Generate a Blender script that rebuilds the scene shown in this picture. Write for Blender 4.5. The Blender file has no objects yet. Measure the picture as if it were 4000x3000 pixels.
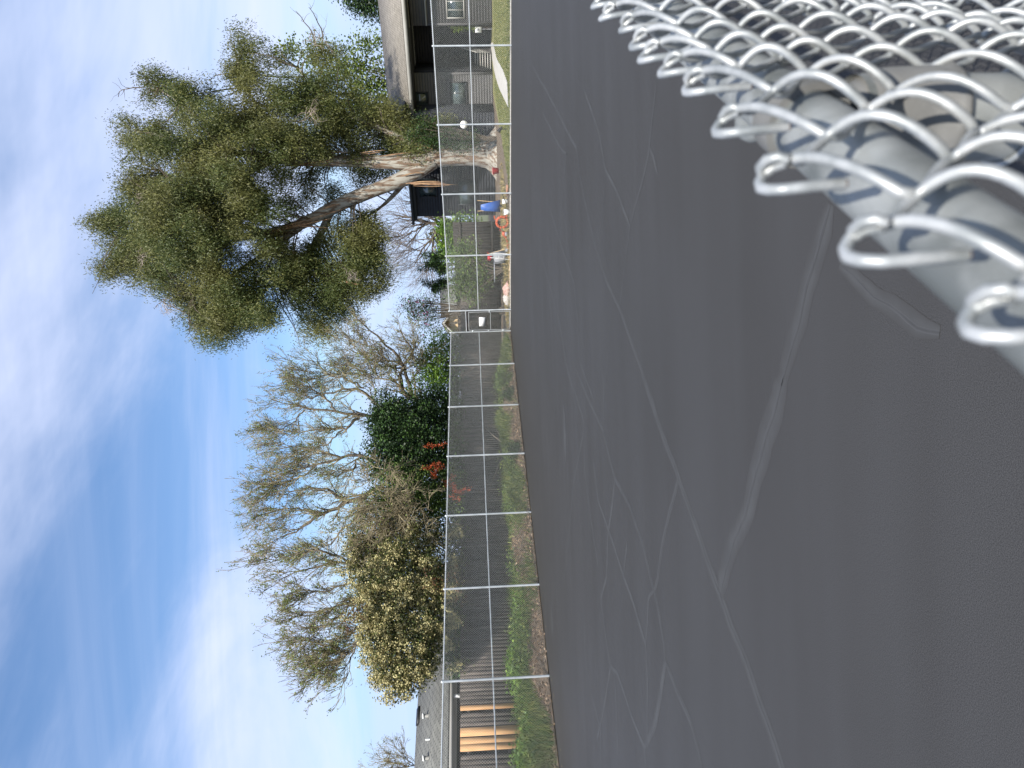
import bpy, math, random
import numpy as np
from mathutils import Vector, Matrix
R_ = math.radians
# ------------------------------------------------------------------ camera, sky, sun
SC = bpy.context.scene
FPX, PIT, ROLL, EYE = 2653., .05, .0342, 1.7625
cp, sp, cr, sr = math.cos(PIT), math.sin(PIT), math.cos(ROLL), math.sin(ROLL)
cam = bpy.data.objects.new('camera', bpy.data.cameras.new('camera'))
SC.collection.objects.link(cam); SC.camera = cam
e_right = Vector((cr, -sr*sp, -sr*cp)); e_up = Vector((sr, cr*sp, cr*cp)); fwd = Vector((0, cp, -sp))
m3 = Matrix((-e_up, e_right, -fwd)).transposed()          # the phone was held on its side
cam.matrix_world = Matrix.Translation((0, 0, EYE)) @ m3.to_4x4()
cam.data.sensor_fit = 'HORIZONTAL'; cam.data.sensor_width = 36; cam.data.lens = 36*FPX/4000
cam.data.clip_start = .02; cam.data.clip_end = 3000
cam.data.dof.use_dof = True; cam.data.dof.focus_distance = 14; cam.data.dof.aperture_fstop = 9.5
SUN_EL = 48.; SUNH = Vector((-.17, -.985, 0)).normalized()
sdir = Vector((SUNH.x*math.cos(R_(SUN_EL)), SUNH.y*math.cos(R_(SUN_EL)), math.sin(R_(SUN_EL))))
sun = bpy.data.objects.new('sun', bpy.data.lights.new('sun', 'SUN')); SC.collection.objects.link(sun)
sun.data.energy = 5.0; sun.data.angle = R_(.5); sun.data.color = (1, .95, .87)
sun.rotation_mode = 'QUATERNION'; sun.rotation_quaternion = sdir.to_track_quat('Z', 'Y'); sun.location = (0, -5, 30)
SC.view_settings.view_transform = 'Standard'; SC.view_settings.look = 'None'
SC.view_settings.exposure = 0.68; SC.view_settings.gamma = 1
W = bpy.data.worlds.new('World'); SC.world = W; W.use_nodes = True
def world():
    nt = W.node_tree; nt.nodes.clear(); N = nt.nodes.new; L = nt.links.new
    out = N('ShaderNodeOutputWorld'); bg = N('ShaderNodeBackground'); bg.inputs[1].default_value = .135
    sky = N('ShaderNodeTexSky'); sky.sky_type = 'NISHITA'; sky.sun_disc = False
    sky.sun_elevation = R_(SUN_EL); sky.sun_rotation = math.atan2(SUNH.x, SUNH.y)
    sky.air_density = 1.0; sky.dust_density = .25; sky.ozone_density = 3.0
    tc = N('ShaderNodeTexCoord'); sep = N('ShaderNodeSeparateXYZ'); L(tc.outputs['Generated'], sep.inputs[0])
    zz = N('ShaderNodeMath'); zz.operation = 'MAXIMUM'; L(sep.outputs[2], zz.inputs[0]); zz.inputs[1].default_value = 0
    z2 = N('ShaderNodeMath'); z2.operation = 'ADD'; L(zz.outputs[0], z2.inputs[0]); z2.inputs[1].default_value = .16
    dx = N('ShaderNodeMath'); dx.operation = 'DIVIDE'; L(sep.outputs[0], dx.inputs[0]); L(z2.outputs[0], dx.inputs[1])
    dy = N('ShaderNodeMath'); dy.operation = 'DIVIDE'; L(sep.outputs[1], dy.inputs[0]); L(z2.outputs[0], dy.inputs[1])
    cb = N('ShaderNodeCombineXYZ'); L(dx.outputs[0], cb.inputs[0]); L(dy.outputs[0], cb.inputs[1])
    def layer(scale, rotz, loc, nscale, lo, hi, detail=6, dist=.6, rough=.6):
        mp = N('ShaderNodeMapping'); L(cb.outputs[0], mp.inputs[0]); mp.inputs['Rotation'].default_value = (0, 0, rotz)
        mp.inputs['Scale'].default_value = scale; mp.inputs['Location'].default_value = loc
        no = N('ShaderNodeTexNoise'); L(mp.outputs[0], no.inputs[0]); no.inputs['Scale'].default_value = nscale
        no.inputs['Detail'].default_value = detail; no.inputs['Distortion'].default_value = dist; no.inputs['Roughness'].default_value = rough
        r = N('ShaderNodeMapRange'); r.interpolation_type = 'SMOOTHSTEP'; L(no.outputs[0], r.inputs[0])
        r.inputs[1].default_value = lo; r.inputs[2].default_value = hi
        return r
    a = layer((.6, 1.0, 1), R_(-24), (3.1, 2.4, 0), .62, .40, .62, 7, .6, .57)      # broad veils
    b = layer((.30, 1.7, 1), R_(-30), (1.1, 6.2, 0), 1.0, .42, .80, 7, .6, .58)     # streaks
    c = layer((.35, 1.6, 1), R_(14), (2.7, 8.2, 0), 1.3, .50, .82, 6, .6)
    ad = N('ShaderNodeMath'); ad.operation = 'MULTIPLY_ADD'; L(b.outputs[0], ad.inputs[0]); ad.inputs[1].default_value = .35; L(a.outputs[0], ad.inputs[2])
    ad2 = N('ShaderNodeMath'); ad2.operation = 'MULTIPLY_ADD'; L(c.outputs[0], ad2.inputs[0]); ad2.inputs[1].default_value = .35; L(ad.outputs[0], ad2.inputs[2])
    k = N('ShaderNodeMath'); k.operation = 'MULTIPLY'; k.use_clamp = True; L(ad2.outputs[0], k.inputs[0]); k.inputs[1].default_value = .78
    hs = N('ShaderNodeHueSaturation'); hs.inputs['Saturation'].default_value = 1.06; L(sky.outputs[0], hs.inputs['Color'])
    cap_ = N('ShaderNodeMixRGB'); cap_.blend_type = 'DARKEN'; cap_.inputs[0].default_value = 1; L(hs.outputs[0], cap_.inputs[1]); cap_.inputs[2].default_value = (3.0, 3.9, 5.4, 1)
    mx = N('ShaderNodeMixRGB'); L(k.outputs[0], mx.inputs[0]); L(cap_.outputs[0], mx.inputs[1]); mx.inputs[2].default_value = (3.9, 4.3, 5.6, 1)
    L(mx.outputs[0], bg.inputs[0]); L(bg.outputs[0], out.inputs[0])
world()
# ------------------------------------------------------------------ helpers
def ray(px, py):
    """direction of the sight line through a point of the 4000x3000 photograph"""
    X = (1500-py)/FPX; U = -(px-2000)/FPX
    x = X*cr+U*sr; up = -X*sr+U*cr
    return np.array([x, cp+up*sp, -sp+up*cp])
CAM = np.array([0, 0, EYE])
def at(px, py, y):
    d = ray(px, py); return CAM+d*(y/d[1])
def gnd(px, py, z=0.):
    d = ray(px, py); return CAM+d*((z-EYE)/d[2])
F0 = np.array([2.72, 34.62, 0]); LD = np.array([-.593, -.805, 0]); LD /= np.linalg.norm(LD)
NL = np.array([LD[1], -LD[0], 0])                      # outwards of the left fence
RD = np.array([.798, -.602, 0]); RD /= np.linalg.norm(RD); NR = np.array([-RD[1], RD[0], 0])
UP = np.array([0, 0, 1.])
def Lp(s, o, z=0.): return F0+LD*s+NL*o+UP*z
def Rp(s, o, z=0.): return F0+RD*s+NR*o+UP*z
def onp(px, py, P0, n):
    d = ray(px, py); return CAM+d*(np.dot(P0-CAM, n)/np.dot(d, n))
def onL(px, py, o):
    P = onp(px, py, Lp(0, o), NL); return np.dot(P-F0, LD), P[2]
def onR(px, py, o):
    P = onp(px, py, Rp(0, o), NR); return np.dot(P-F0, RD), P[2]
class MB:
    def __init__(s): s.v = []; s.q = []; s.n = 0; s.a = []; s.uv = []
    def add(s, V, Q, a=None):
        V = np.asarray(V, float).reshape(-1, 3); Q = np.asarray(Q, int).reshape(-1, 4)
        s.v.append(V); s.q.append(Q+s.n); s.n += len(V)
        s.a.append(np.full(len(Q), random.random()) if a is None else np.broadcast_to(np.asarray(a, float), (len(Q),)))
        return s
    def box(s, O, A, B, Cc, a=None):
        O, A, B, Cc = [np.asarray(t, float) for t in (O, A, B, Cc)]
        V = [O, O+A, O+A+B, O+B, O+Cc, O+A+Cc, O+A+B+Cc, O+B+Cc]
        if np.dot(np.cross(A, B), Cc) < 0: V = [V[i] for i in (3, 2, 1, 0, 7, 6, 5, 4)]
        return s.add(V, [(0, 3, 2, 1), (4, 5, 6, 7), (0, 1, 5, 4), (1, 2, 6, 5), (2, 3, 7, 6), (3, 0, 4, 7)], a)
    def cbox(s, c, sx, sy, sz, rz=0, a=None):
        ex = np.array([math.cos(rz), math.sin(rz), 0])*sx; ey = np.array([-math.sin(rz), math.cos(rz), 0])*sy; ez = UP*sz
        return s.box(np.asarray(c, float)-ex/2-ey/2, ex, ey, ez, a)
    def tubes(s, P, R, sides=6, caps=False, a=None):
        P = np.asarray(P, float); R = np.asarray(R, float)
        if P.ndim == 2: P = P[None]
        N_, K, _ = P.shape; R = np.broadcast_to(R, (N_, K))
        T = np.gradient(P, axis=1); T /= np.linalg.norm(T, axis=2, keepdims=True)+1e-12
        # reference kept constant along a polyline, perpendicular to its mean direction
        md = P[:, -1]-P[:, 0]; md /= np.linalg.norm(md, axis=1, keepdims=True)+1e-12
        ref = np.where(np.abs(md[:, 2:3]) > .8, np.array([[1., .2, 0]]), np.array([[0, 0, 1.]]))
        X = np.cross(T, ref[:, None, :]); X /= np.linalg.norm(X, axis=2, keepdims=True)+1e-12
        Y = np.cross(T, X)
        th = np.arange(sides)*2*np.pi/sides
        V = P[:, :, None]+R[:, :, None, None]*(X[:, :, None]*np.cos(th)[:, None]+Y[:, :, None]*np.sin(th)[:, None])
        idx = np.arange(N_*K*sides).reshape(N_, K, sides)
        A = idx[:, :-1]; B = idx[:, 1:]
        Q = np.stack([A, np.roll(A, -1, 2), np.roll(B, -1, 2), B], -1).reshape(-1, 4)
        if a is None: av = np.repeat(np.random.rand(N_), (K-1)*sides)
        else: av = a
        s.add(V, Q, av)
        if caps:
            for k in (0, K-1):
                for i in range(N_):
                    c = V[i, k]; cc = c.mean(0)
                    ring = np.vstack([c, cc[None]]); n = sides
                    s.add(ring, [(j, (j+1) % n, n, n) if k else ((j+1) % n, j, n, n) for j in range(n)][:0] or [(j, (j+1) % n, (j+2) % n, n) for j in range(0, n-1, 2)])
        return s
    def leaves(s, C, D, Nn, Ln, Wd, a=None):
        C = np.asarray(C); D = D/(np.linalg.norm(D, axis=1, keepdims=True)+1e-9)
        S = np.cross(D, Nn); S /= np.linalg.norm(S, axis=1, keepdims=True)+1e-9
        Ln = np.broadcast_to(Ln, (len(C),))[:, None]; Wd = np.broadcast_to(Wd, (len(C),))[:, None]
        V = np.stack([C, C+D*Ln*.45+S*Wd*.5, C+D*Ln, C+D*Ln*.45-S*Wd*.5], 1)
        s.add(V, np.arange(len(C)*4).reshape(-1, 4), np.random.rand(len(C)) if a is None else a)
        return s
    def build(s, name, mat, parent=None, smooth=False, origin=None):
        me = bpy.data.meshes.new(name)
        V = np.concatenate(s.v); Q = np.concatenate(s.q); A = np.concatenate(s.a)
        o = np.zeros(3)
        if parent is None:
            o = np.array([(V[:, 0].min()+V[:, 0].max())/2, (V[:, 1].min()+V[:, 1].max())/2, V[:, 2].min()]) if origin is None else np.asarray(origin, float)
        else: o = np.array(parent['_o'])
        V = V-o
        me.vertices.add(len(V)); me.vertices.foreach_set('co', V.ravel())
        me.loops.add(Q.size); me.loops.foreach_set('vertex_index', Q.ravel())
        me.polygons.add(len(Q)); me.polygons.foreach_set('loop_start', np.arange(len(Q))*4)
        me.polygons.foreach_set('loop_total', np.full(len(Q), 4))
        if smooth: me.polygons.foreach_set('use_smooth', np.ones(len(Q), bool))
        at_ = me.attributes.new('tint', 'FLOAT', 'FACE'); at_.data.foreach_set('value', A.astype(np.float32))
        if s.uv:
            ul = me.uv_layers.new(name='UVMap'); ul.data.foreach_set('uv', np.concatenate(s.uv).ravel().astype(np.float32))
        me.update(calc_edges=True); me.validate()
        me.materials.append(mat)
        ob = bpy.data.objects.new(name, me); SC.collection.objects.link(ob)
        if parent is None: ob.location = o; ob['_o'] = list(o)
        else: ob.parent = parent; ob['_o'] = parent['_o']
        return ob
def thing(name, loc, label, cat, group=None):
    o = bpy.data.objects.new(name, None); SC.collection.objects.link(o); o.location = loc; o['_o'] = [float(t) for t in loc]
    o.empty_display_size = .2
    return tag(o, label, cat, group)
def tag(o, label, cat, group=None, kind=None):
    if label: o['label'] = label
    if cat: o['category'] = cat
    if group: o['group'] = group
    if kind: o['kind'] = kind
    return o
def struct(o, kind='structure'): o['kind'] = kind; return o
def unit(v): v = np.asarray(v, float); return v/(np.linalg.norm(v)+1e-12)
def rnd(n, s): return np.random.randn(n, 3)*s
# materials ----------------------------------------------------------
def M(name, col, col2=None, rough=.8, metal=0., nscale=6., detail=4, tint=0., bump=0., bscale=40., spec=.3, transl=0., col3=None, lo=.35, hi=.65, stretch=None, bdist=.01, coord='Object'):
    m = bpy.data.materials.new(name); m.use_nodes = True; nt = m.node_tree; N = nt.nodes.new; L = nt.links.new
    p = nt.nodes['Principled BSDF']; out = nt.nodes['Material Output']
    p.inputs['Roughness'].default_value = rough; p.inputs['Metallic'].default_value = metal; p.inputs['Specular IOR Level'].default_value = spec
    tc = N('ShaderNodeTexCoord'); mp = N('ShaderNodeMapping'); L(tc.outputs[coord], mp.inputs[0])
    if stretch: mp.inputs['Scale'].default_value = stretch
    c = None
    if col2 is not None:
        no = N('ShaderNodeTexNoise'); L(mp.outputs[0], no.inputs[0]); no.inputs['Scale'].default_value = nscale; no.inputs['Detail'].default_value = detail
        mr = N('ShaderNodeMapRange'); L(no.outputs[0], mr.inputs[0]); mr.inputs[1].default_value = lo; mr.inputs[2].default_value = hi
        mx = N('ShaderNodeMixRGB'); L(mr.outputs[0], mx.inputs[0]); mx.inputs[1].default_value = (*col, 1); mx.inputs[2].default_value = (*col2, 1); c = mx.outputs[0]
    if tint or col3 is not None:
        a = N('ShaderNodeAttribute'); a.attribute_name = 'tint'
        if col3 is not None:
            g = N('ShaderNodeMapRange'); L(a.outputs['Fac'], g.inputs[0]); g.inputs[1].default_value = .6; g.inputs[2].default_value = 1.
            m2 = N('ShaderNodeMixRGB'); L(g.outputs[0], m2.inputs[0])
            if c: L(c, m2.inputs[1])
            else: m2.inputs[1].default_value = (*col, 1)
            m2.inputs[2].default_value = (*col3, 1); c = m2.outputs[0]
        if tint:
            h = N('ShaderNodeHueSaturation')
            b = N('ShaderNodeMapRange'); L(a.outputs['Fac'], b.inputs[0]); b.inputs[3].default_value = 1-tint; b.inputs[4].default_value = 1+tint
            L(b.outputs[0], h.inputs['Value'])
            if c: L(c, h.inputs['Color'])
            else: h.inputs['Color'].default_value = (*col, 1)
            c = h.outputs[0]
    if c: L(c, p.inputs['Base Color'])
    else: p.inputs['Base Color'].default_value = (*col, 1)
    if bump:
        nb = N('ShaderNodeTexNoise'); L(mp.outputs[0], nb.inputs[0]); nb.inputs['Scale'].default_value = bscale; nb.inputs['Detail'].default_value = 5
        bp = N('ShaderNodeBump'); bp.inputs['Strength'].default_value = bump; bp.inputs['Distance'].default_value = bdist; L(nb.outputs[0], bp.inputs['Height']); L(bp.outputs[0], p.inputs['Normal'])
    if transl:
        tr = N('ShaderNodeBsdfTranslucent'); ms = N('ShaderNodeMixShader'); ms.inputs[0].default_value = transl
        if c: L(c, tr.inputs[0])
        else: tr.inputs[0].default_value = (*col, 1)
        L(p.outputs[0], ms.inputs[1]); L(tr.outputs[0], ms.inputs[2]); L(ms.outputs[0], out.inputs[0])
    return m
def roof_mat(name, c1, c2, bw, bh):
    m = bpy.data.materials.new(name); m.use_nodes = True; nt = m.node_tree; N = nt.nodes.new; L = nt.links.new
    p = nt.nodes['Principled BSDF']; p.inputs['Roughness'].default_value = .9; p.inputs['Specular IOR Level'].default_value = .15
    tc = N('ShaderNodeTexCoord'); br = N('ShaderNodeTexBrick'); L(tc.outputs['UV'], br.inputs[0])
    br.inputs['Color1'].default_value = (*c1, 1); br.inputs['Color2'].default_value = (*c2, 1); br.inputs['Mortar'].default_value = tuple(t*.4 for t in c1)+(1,)
    br.inputs['Scale'].default_value = 1; br.inputs['Brick Width'].default_value = bw; br.inputs['Row Height'].default_value = bh; br.inputs['Mortar Size'].default_value = bh*.09
    no = N('ShaderNodeTexNoise'); no.inputs['Scale'].default_value = 4; no.inputs['Detail'].default_value = 8; L(tc.outputs['UV'], no.inputs[0])
    mr = N('ShaderNodeMapRange'); L(no.outputs[0], mr.inputs[0]); mr.inputs[3].default_value = .6; mr.inputs[4].default_value = 1.35
    h = N('ShaderNodeHueSaturation'); L(br.outputs[0], h.inputs['Color']); L(mr.outputs[0], h.inputs['Value']); L(h.outputs[0], p.inputs['Base Color'])
    bp = N('ShaderNodeBump'); bp.invert = True; bp.inputs['Distance'].default_value = .03; L(br.outputs['Fac'], bp.inputs['Height']); L(bp.outputs[0], p.inputs['Normal'])
    return m
def court_mat():
    m = bpy.data.materials.new('court_asphalt'); m.use_nodes = True; nt = m.node_tree; N = nt.nodes.new; L = nt.links.new
    p = nt.nodes['Principled BSDF']; p.inputs['Roughness'].default_value = .62; p.inputs['Specular IOR Level'].default_value = .25
    tc = N('ShaderNodeTexCoord')
    def noise(s, d, sc=None, rot=0, dist=0):
        mp = N('ShaderNodeMapping'); L(tc.outputs['Object'], mp.inputs[0])
        if sc: mp.inputs['Scale'].default_value = sc
        mp.inputs['Rotation'].default_value = (0, 0, rot)
        n = N('ShaderNodeTexNoise'); L(mp.outputs[0], n.inputs[0]); n.inputs['Scale'].default_value = s; n.inputs['Detail'].default_value = d; n.inputs['Distortion'].default_value = dist; return n
    big = noise(.35, 4, None, 0, .5); swp = noise(.9, 4, (.12, 1.6, 1), R_(53)); swp2 = noise(1.6, 5, (.1, 1.5, 1), R_(-37)); fine = noise(230, 4); 
    def mixc(f, a, b, lo, hi):
        mr = N('ShaderNodeMapRange'); L(f.outputs[0], mr.inputs[0]); mr.inputs[1].default_value = lo; mr.inputs[2].default_value = hi
        mx = N('ShaderNodeMixRGB'); L(mr.outputs[0], mx.inputs[0])
        for i, t in ((1, a), (2, b)):
            if isinstance(t, tuple): mx.inputs[i].default_value = (*t, 1)
            else: L(t, mx.inputs[i])
        return mx.outputs[0]
    c = mixc(big, (.030, .029, .028), (.037, .0365, .037), .35, .65)
    c2 = mixc(swp, (.029, .028, .0275), (.039, .039, .040), .35, .7)
    c3 = mixc(swp2, (.030, .029, .0285), (.039, .039, .040), .35, .7)
    mx = N('ShaderNodeMixRGB'); mx.inputs[0].default_value = .4; L(c, mx.inputs[1]); L(c2, mx.inputs[2])
    mx1 = N('ShaderNodeMixRGB'); mx1.inputs[0].default_value = .3; L(mx.outputs[0], mx1.inputs[1]); L(c3, mx1.inputs[2])
    h = N('ShaderNodeHueSaturation'); mr = N('ShaderNodeMapRange'); L(fine.outputs[0], mr.inputs[0]); mr.inputs[1].default_value = .3; mr.inputs[2].default_value = .7; mr.inputs[3].default_value = .45; mr.inputs[4].default_value = 1.6
    L(mx1.outputs[0], h.inputs['Color']); L(mr.outputs[0], h.inputs['Value']); L(h.outputs[0], p.inputs['Base Color'])
    bp = N('ShaderNodeBump'); bp.inputs['Strength'].default_value = .4; bp.inputs['Distance'].default_value = .002; L(fine.outputs[0], bp.inputs['Height']); L(bp.outputs[0], p.inputs['Normal'])
    return m
random.seed(5); np.random.seed(5)
m_court = court_mat()
m_seal = M('crack_seal_coat', (.0405, .041, .042), (.049, .050, .051), rough=.65, nscale=3, detail=5, spec=.25)
def soften(m, gain, lo, hi, ns, under):
    # worn edges: the coat thins out towards both rims of the strip and is patchy along it
    nt = m.node_tree; N = nt.nodes.new; L = nt.links.new; out = nt.nodes['Material Output']; p = nt.nodes['Principled BSDF']
    uv = N('ShaderNodeTexCoord'); sx = N('ShaderNodeSeparateXYZ'); L(uv.outputs['UV'], sx.inputs[0])
    def mth(op, a, b=None, cl=False):
        n = N('ShaderNodeMath'); n.operation = op; n.use_clamp = cl
        for i, t in enumerate((a, b)):
            if t is None: continue
            if isinstance(t, (int, float)): n.inputs[i].default_value = t
            else: L(t, n.inputs[i])
        return n.outputs[0]
    e = mth('ABSOLUTE', mth('SUBTRACT', sx.outputs[0], .5)); e = mth('SUBTRACT', .5, e)
    no = N('ShaderNodeTexNoise'); L(uv.outputs['Object'], no.inputs[0]); no.inputs['Scale'].default_value = ns; no.inputs['Detail'].default_value = 7
    mr = N('ShaderNodeMapRange'); L(no.outputs[0], mr.inputs[0]); mr.inputs[1].default_value = .3; mr.inputs[2].default_value = .7; mr.inputs[3].default_value = lo; mr.inputs[4].default_value = hi
    al = mth('MULTIPLY', mth('MULTIPLY', e, gain), mr.outputs[0], True)
    mx = N('ShaderNodeMixRGB'); L(al, mx.inputs[0]); mx.inputs[1].default_value = (*under, 1)
    bc = p.inputs['Base Color']
    if bc.is_linked: L(bc.links[0].from_socket, mx.inputs[2])
    else: mx.inputs[2].default_value = bc.default_value
    L(mx.outputs[0], bc)
    return m
m_seal = soften(m_seal, 3.4, .55, 1.0, 6, (.037, .0365, .0365))
m_slit = soften(M('crack_slit', (.029, .029, .030), rough=.7), 2.4, .3, .85, 9, (.052, .053, .055))
m_soil = M('bare_soil', (.085, .062, .043), (.15, .115, .08), nscale=3, detail=8, rough=.95, bump=.6, bscale=20, bdist=.03)
m_far = M('far_ground', (.06, .08, .035), (.10, .10, .05), nscale=.5, rough=.95)
m_lawn = M('lawn_turf', (.13, .14, .04), (.25, .225, .10), nscale=2.5, detail=10, rough=.95, lo=.3, hi=.7, bump=.8, bscale=60, bdist=.03)
m_grass = M('grass_blades', (.12, .15, .035), col3=(.30, .26, .12), tint=.4, rough=.7, transl=.3)
m_path = M('concrete_path', (.36, .34, .31), (.46, .44, .40), nscale=3, rough=.9)
m_gravel = M('pale_gravel', (.22, .20, .17), (.58, .55, .49), nscale=14, detail=4, rough=.95, lo=.42, hi=.58, bump=1, bscale=30, bdist=.03)
m_galv = M('galvanised_steel', (.13, .14, .135), (.32, .33, .32), rough=.5, metal=.3, nscale=22, detail=9, spec=.5, bump=.08, bscale=60, bdist=.002)
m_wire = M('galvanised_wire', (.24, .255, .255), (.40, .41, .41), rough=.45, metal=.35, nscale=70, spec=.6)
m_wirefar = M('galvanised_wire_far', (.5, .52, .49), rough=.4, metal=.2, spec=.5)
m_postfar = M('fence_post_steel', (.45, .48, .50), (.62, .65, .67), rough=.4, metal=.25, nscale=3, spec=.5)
m_cap = M('cast_cap_metal', (.125, .124, .118), (.18, .178, .168), rough=.6, metal=.2, nscale=30, detail=6, bump=.2, bscale=90, bdist=.002)
m_rust = M('rusty_cut_end', (.33, .14, .05), rough=.9)
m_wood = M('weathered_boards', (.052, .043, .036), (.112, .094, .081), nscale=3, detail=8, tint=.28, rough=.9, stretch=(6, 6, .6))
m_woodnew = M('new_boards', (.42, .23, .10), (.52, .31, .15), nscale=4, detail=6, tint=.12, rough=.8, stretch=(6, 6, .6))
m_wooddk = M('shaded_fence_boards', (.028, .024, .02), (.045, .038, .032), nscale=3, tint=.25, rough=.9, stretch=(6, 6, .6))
m_bark = M('rough_bark', (.075, .060, .045), (.15, .125, .095), nscale=12, detail=8, rough=.95, bump=.6, bscale=25, bdist=.02)
m_twig = M('pale_twigs', (.17, .14, .085), (.30, .255, .16), nscale=2, tint=.3, rough=.9)
m_twigred = M('bare_twigs', (.13, .105, .085), (.20, .165, .14), nscale=2, tint=.3, rough=.9)
def euc_mat():
    m = M('eucalyptus_bark', (.33, .31, .265), (.16, .11, .075), nscale=2.6, detail=7, rough=.85, stretch=(2.2, 2.2, .32), lo=.46, hi=.57, bump=.8, bscale=6, bdist=.05)
    return m
m_euc = euc_mat()
m_strip = M('peeling_bark', (.36, .23, .13), (.22, .13, .08), nscale=4, rough=.9, tint=.3)
m_dead = M('grey_dead_twigs', (.30, .25, .21), tint=.3, rough=.9)
def leafm(name, c, c3=None, tint=.4, transl=.22, rough=.5, spec=.35, c2=None, ns=.5): return M(name, c, c2, col3=c3, tint=tint, rough=rough, spec=spec, transl=transl, nscale=ns, detail=2, lo=.4, hi=.6)
m_leuc = leafm('eucalyptus_leaves', (.078, .105, .030), (.19, .185, .058), c2=(.125, .128, .040), ns=.35, tint=.25, transl=.3)
m_llime = leafm('lime_leaves', (.115, .165, .03), (.20, .24, .045), transl=.4)
m_ldark = leafm('dark_leaves', (.022, .045, .014), (.05, .10, .02), tint=.5)
m_lmid = leafm('mid_leaves', (.060, .105, .022), (.16, .22, .05), tint=.4)
m_lbright = leafm('bright_leaves', (.10, .19, .025), (.21, .30, .05), tint=.35, transl=.35)
m_lspring = leafm('spring_leaves', (.16, .21, .055), (.28, .32, .09), tint=.25, transl=.4)
m_lolive = leafm('olive_leaves', (.10, .095, .035), (.17, .15, .06))
m_flower = M('cream_blossom', (.52, .47, .24), (.36, .31, .14), tint=.25, nscale=5, rough=.8, transl=.15)
m_lred = leafm('reddish_leaves', (.12, .05, .025), (.10, .10, .03))
m_berry = M('orange_berries', (.42, .085, .03), tint=.3, rough=.4)
m_pink = M('mauve_blossom', (.30, .10, .20), tint=.3)
m_dry = M('dry_leaves', (.17, .11, .065), col3=(.34, .25, .17), tint=.4, rough=.9)
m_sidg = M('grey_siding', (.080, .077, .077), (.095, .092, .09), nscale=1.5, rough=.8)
m_siddk = M('shade_toned_siding', (.028, .028, .031), (.036, .036, .039), nscale=1.5, rough=.8)  # siding colour darkened to carry the shade under eaves and in the porch
m_sidblue = M('slate_siding', (.024, .026, .032), (.032, .034, .041), nscale=1.5, rough=.75)
m_sidbt = M('slate_trim', (.030, .034, .040), rough=.6)
m_trim = M('pale_fascia', (.30, .29, .26), (.36, .35, .32), nscale=1, rough=.7)
m_tan = M('tan_stucco', (.52, .37, .20), (.60, .44, .25), nscale=4, rough=.9)
m_glass = M('window_glass', (.02, .03, .032), (.07, .09, .09), rough=.06, nscale=2, spec=.9)
m_roofb = roof_mat('brown_shingles', (.23, .21, .18), (.30, .275, .24), .3, .17)
m_roofg = roof_mat('grey_shingles', (.155, .155, .145), (.21, .21, .19), .33, .16)
m_white = M('white_paint', (.75, .75, .72), rough=.5)
m_globe = M('opal_globe', (.82, .80, .74), (.76, .74, .68), rough=.35, nscale=4, spec=.5)
m_black = M('black_metal', (.015, .015, .016), rough=.5)
m_orange = M('orange_plastic', (.50, .10, .04), tint=.15, rough=.5)
m_red = M('red_plastic', (.40, .03, .035), rough=.45)
m_blue = M('blue_plastic', (.03, .09, .32), (.04, .12, .40), rough=.4)
m_greyp = M('grey_plastic', (.28, .29, .31), rough=.6)
m_sack = M('pale_sack', (.42, .38, .34), (.55, .52, .48), nscale=14, rough=.9)
m_lum = M('raw_lumber', (.50, .34, .17), (.58, .42, .24), nscale=5, rough=.8)
m_sign = M('white_sign_board', (.80, .80, .80), (.72, .73, .74), nscale=9, detail=3, rough=.4)
m_signt = M('faint_grey_print', (.55, .56, .58), rough=.5)
# ------------------------------------------------------------------ ground
def sheet(name, pts, z, mat, sub=None):
    b = MB(); P = [np.array([p[0], p[1], z if len(p) < 3 else p[2]]) for p in pts]
    c = sum(P)/len(P)
    n = len(P)
    for i in range(n): b.add([c, P[i], P[(i+1) % n], (P[(i+1) % n]+c)/2], [(0, 1, 2, 3)])
    return struct(b.build(name, mat))
# the country round about, one sheet
g = MB(); g.add([(-1500, -600, -.05), (1500, -600, -.05), (1500, 2200, -.05), (-1500, 2200, -.05)], [(0, 1, 2, 3)]); struct(g.build('ground', m_far))
ce = [Rp(-.02, .0), Rp(45, 0), Rp(45, -60), Lp(60, 0)+RD*0, ]
court = MB(); A0 = Rp(0, .0); court.add([A0, Lp(62, 0), Lp(62, 0)+RD*48, A0+RD*48], [(0, 1, 2, 3)]); struct(court.build('court', m_court))
gv = MB(); gv.add([Rp(.05, .02, -.012)+UP*.016, Rp(40, .02, .004), Rp(40, .80, .014), Rp(.05, .80, .014)], [(0, 1, 2, 3)]); struct(gv.build('gravel_strip', m_gravel))
gl = MB(); gl.add([Rp(7.6, .62, .012), Rp(46, .62, .012), Rp(46, 40, .012), Rp(5.0, 40, .012)], [(0, 1, 2, 3)]); struct(gl.build('lawn', m_lawn))
gl = MB(); gl.add([Rp(-12, .62, .008), Rp(9, .62, .008), Rp(7, 40, .008), Rp(-12, 40, .008)], [(0, 1, 2, 3)]); struct(gl.build('bare_ground', m_soil))
pz = [(1705, 620), (1755, 610), (1810, 840), (1900, 1010), (1960, 1180), (1980, 1560), (1850, 1290), (1800, 1140), (1765, 1000), (1735, 800)]
pg = [gnd(1450+a*.2712, b*.2712, .03)[:2] for a, b in pz]
def poly(name, pts, z, mat):
    import bmesh
    bm = bmesh.new(); vs = [bm.verts.new((p[0], p[1], z)) for p in pts]; f = bm.faces.new(vs)
    if f.normal.z < 0: f.normal_flip()
    bmesh.ops.triangulate(bm, faces=bm.faces[:]); me = bpy.data.meshes.new(name); bm.to_mesh(me); bm.free(); me.materials.append(mat)
    o = bpy.data.objects.new(name, me); SC.collection.objects.link(o); return o
struct(poly('path', pg, .03, m_path))
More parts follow.
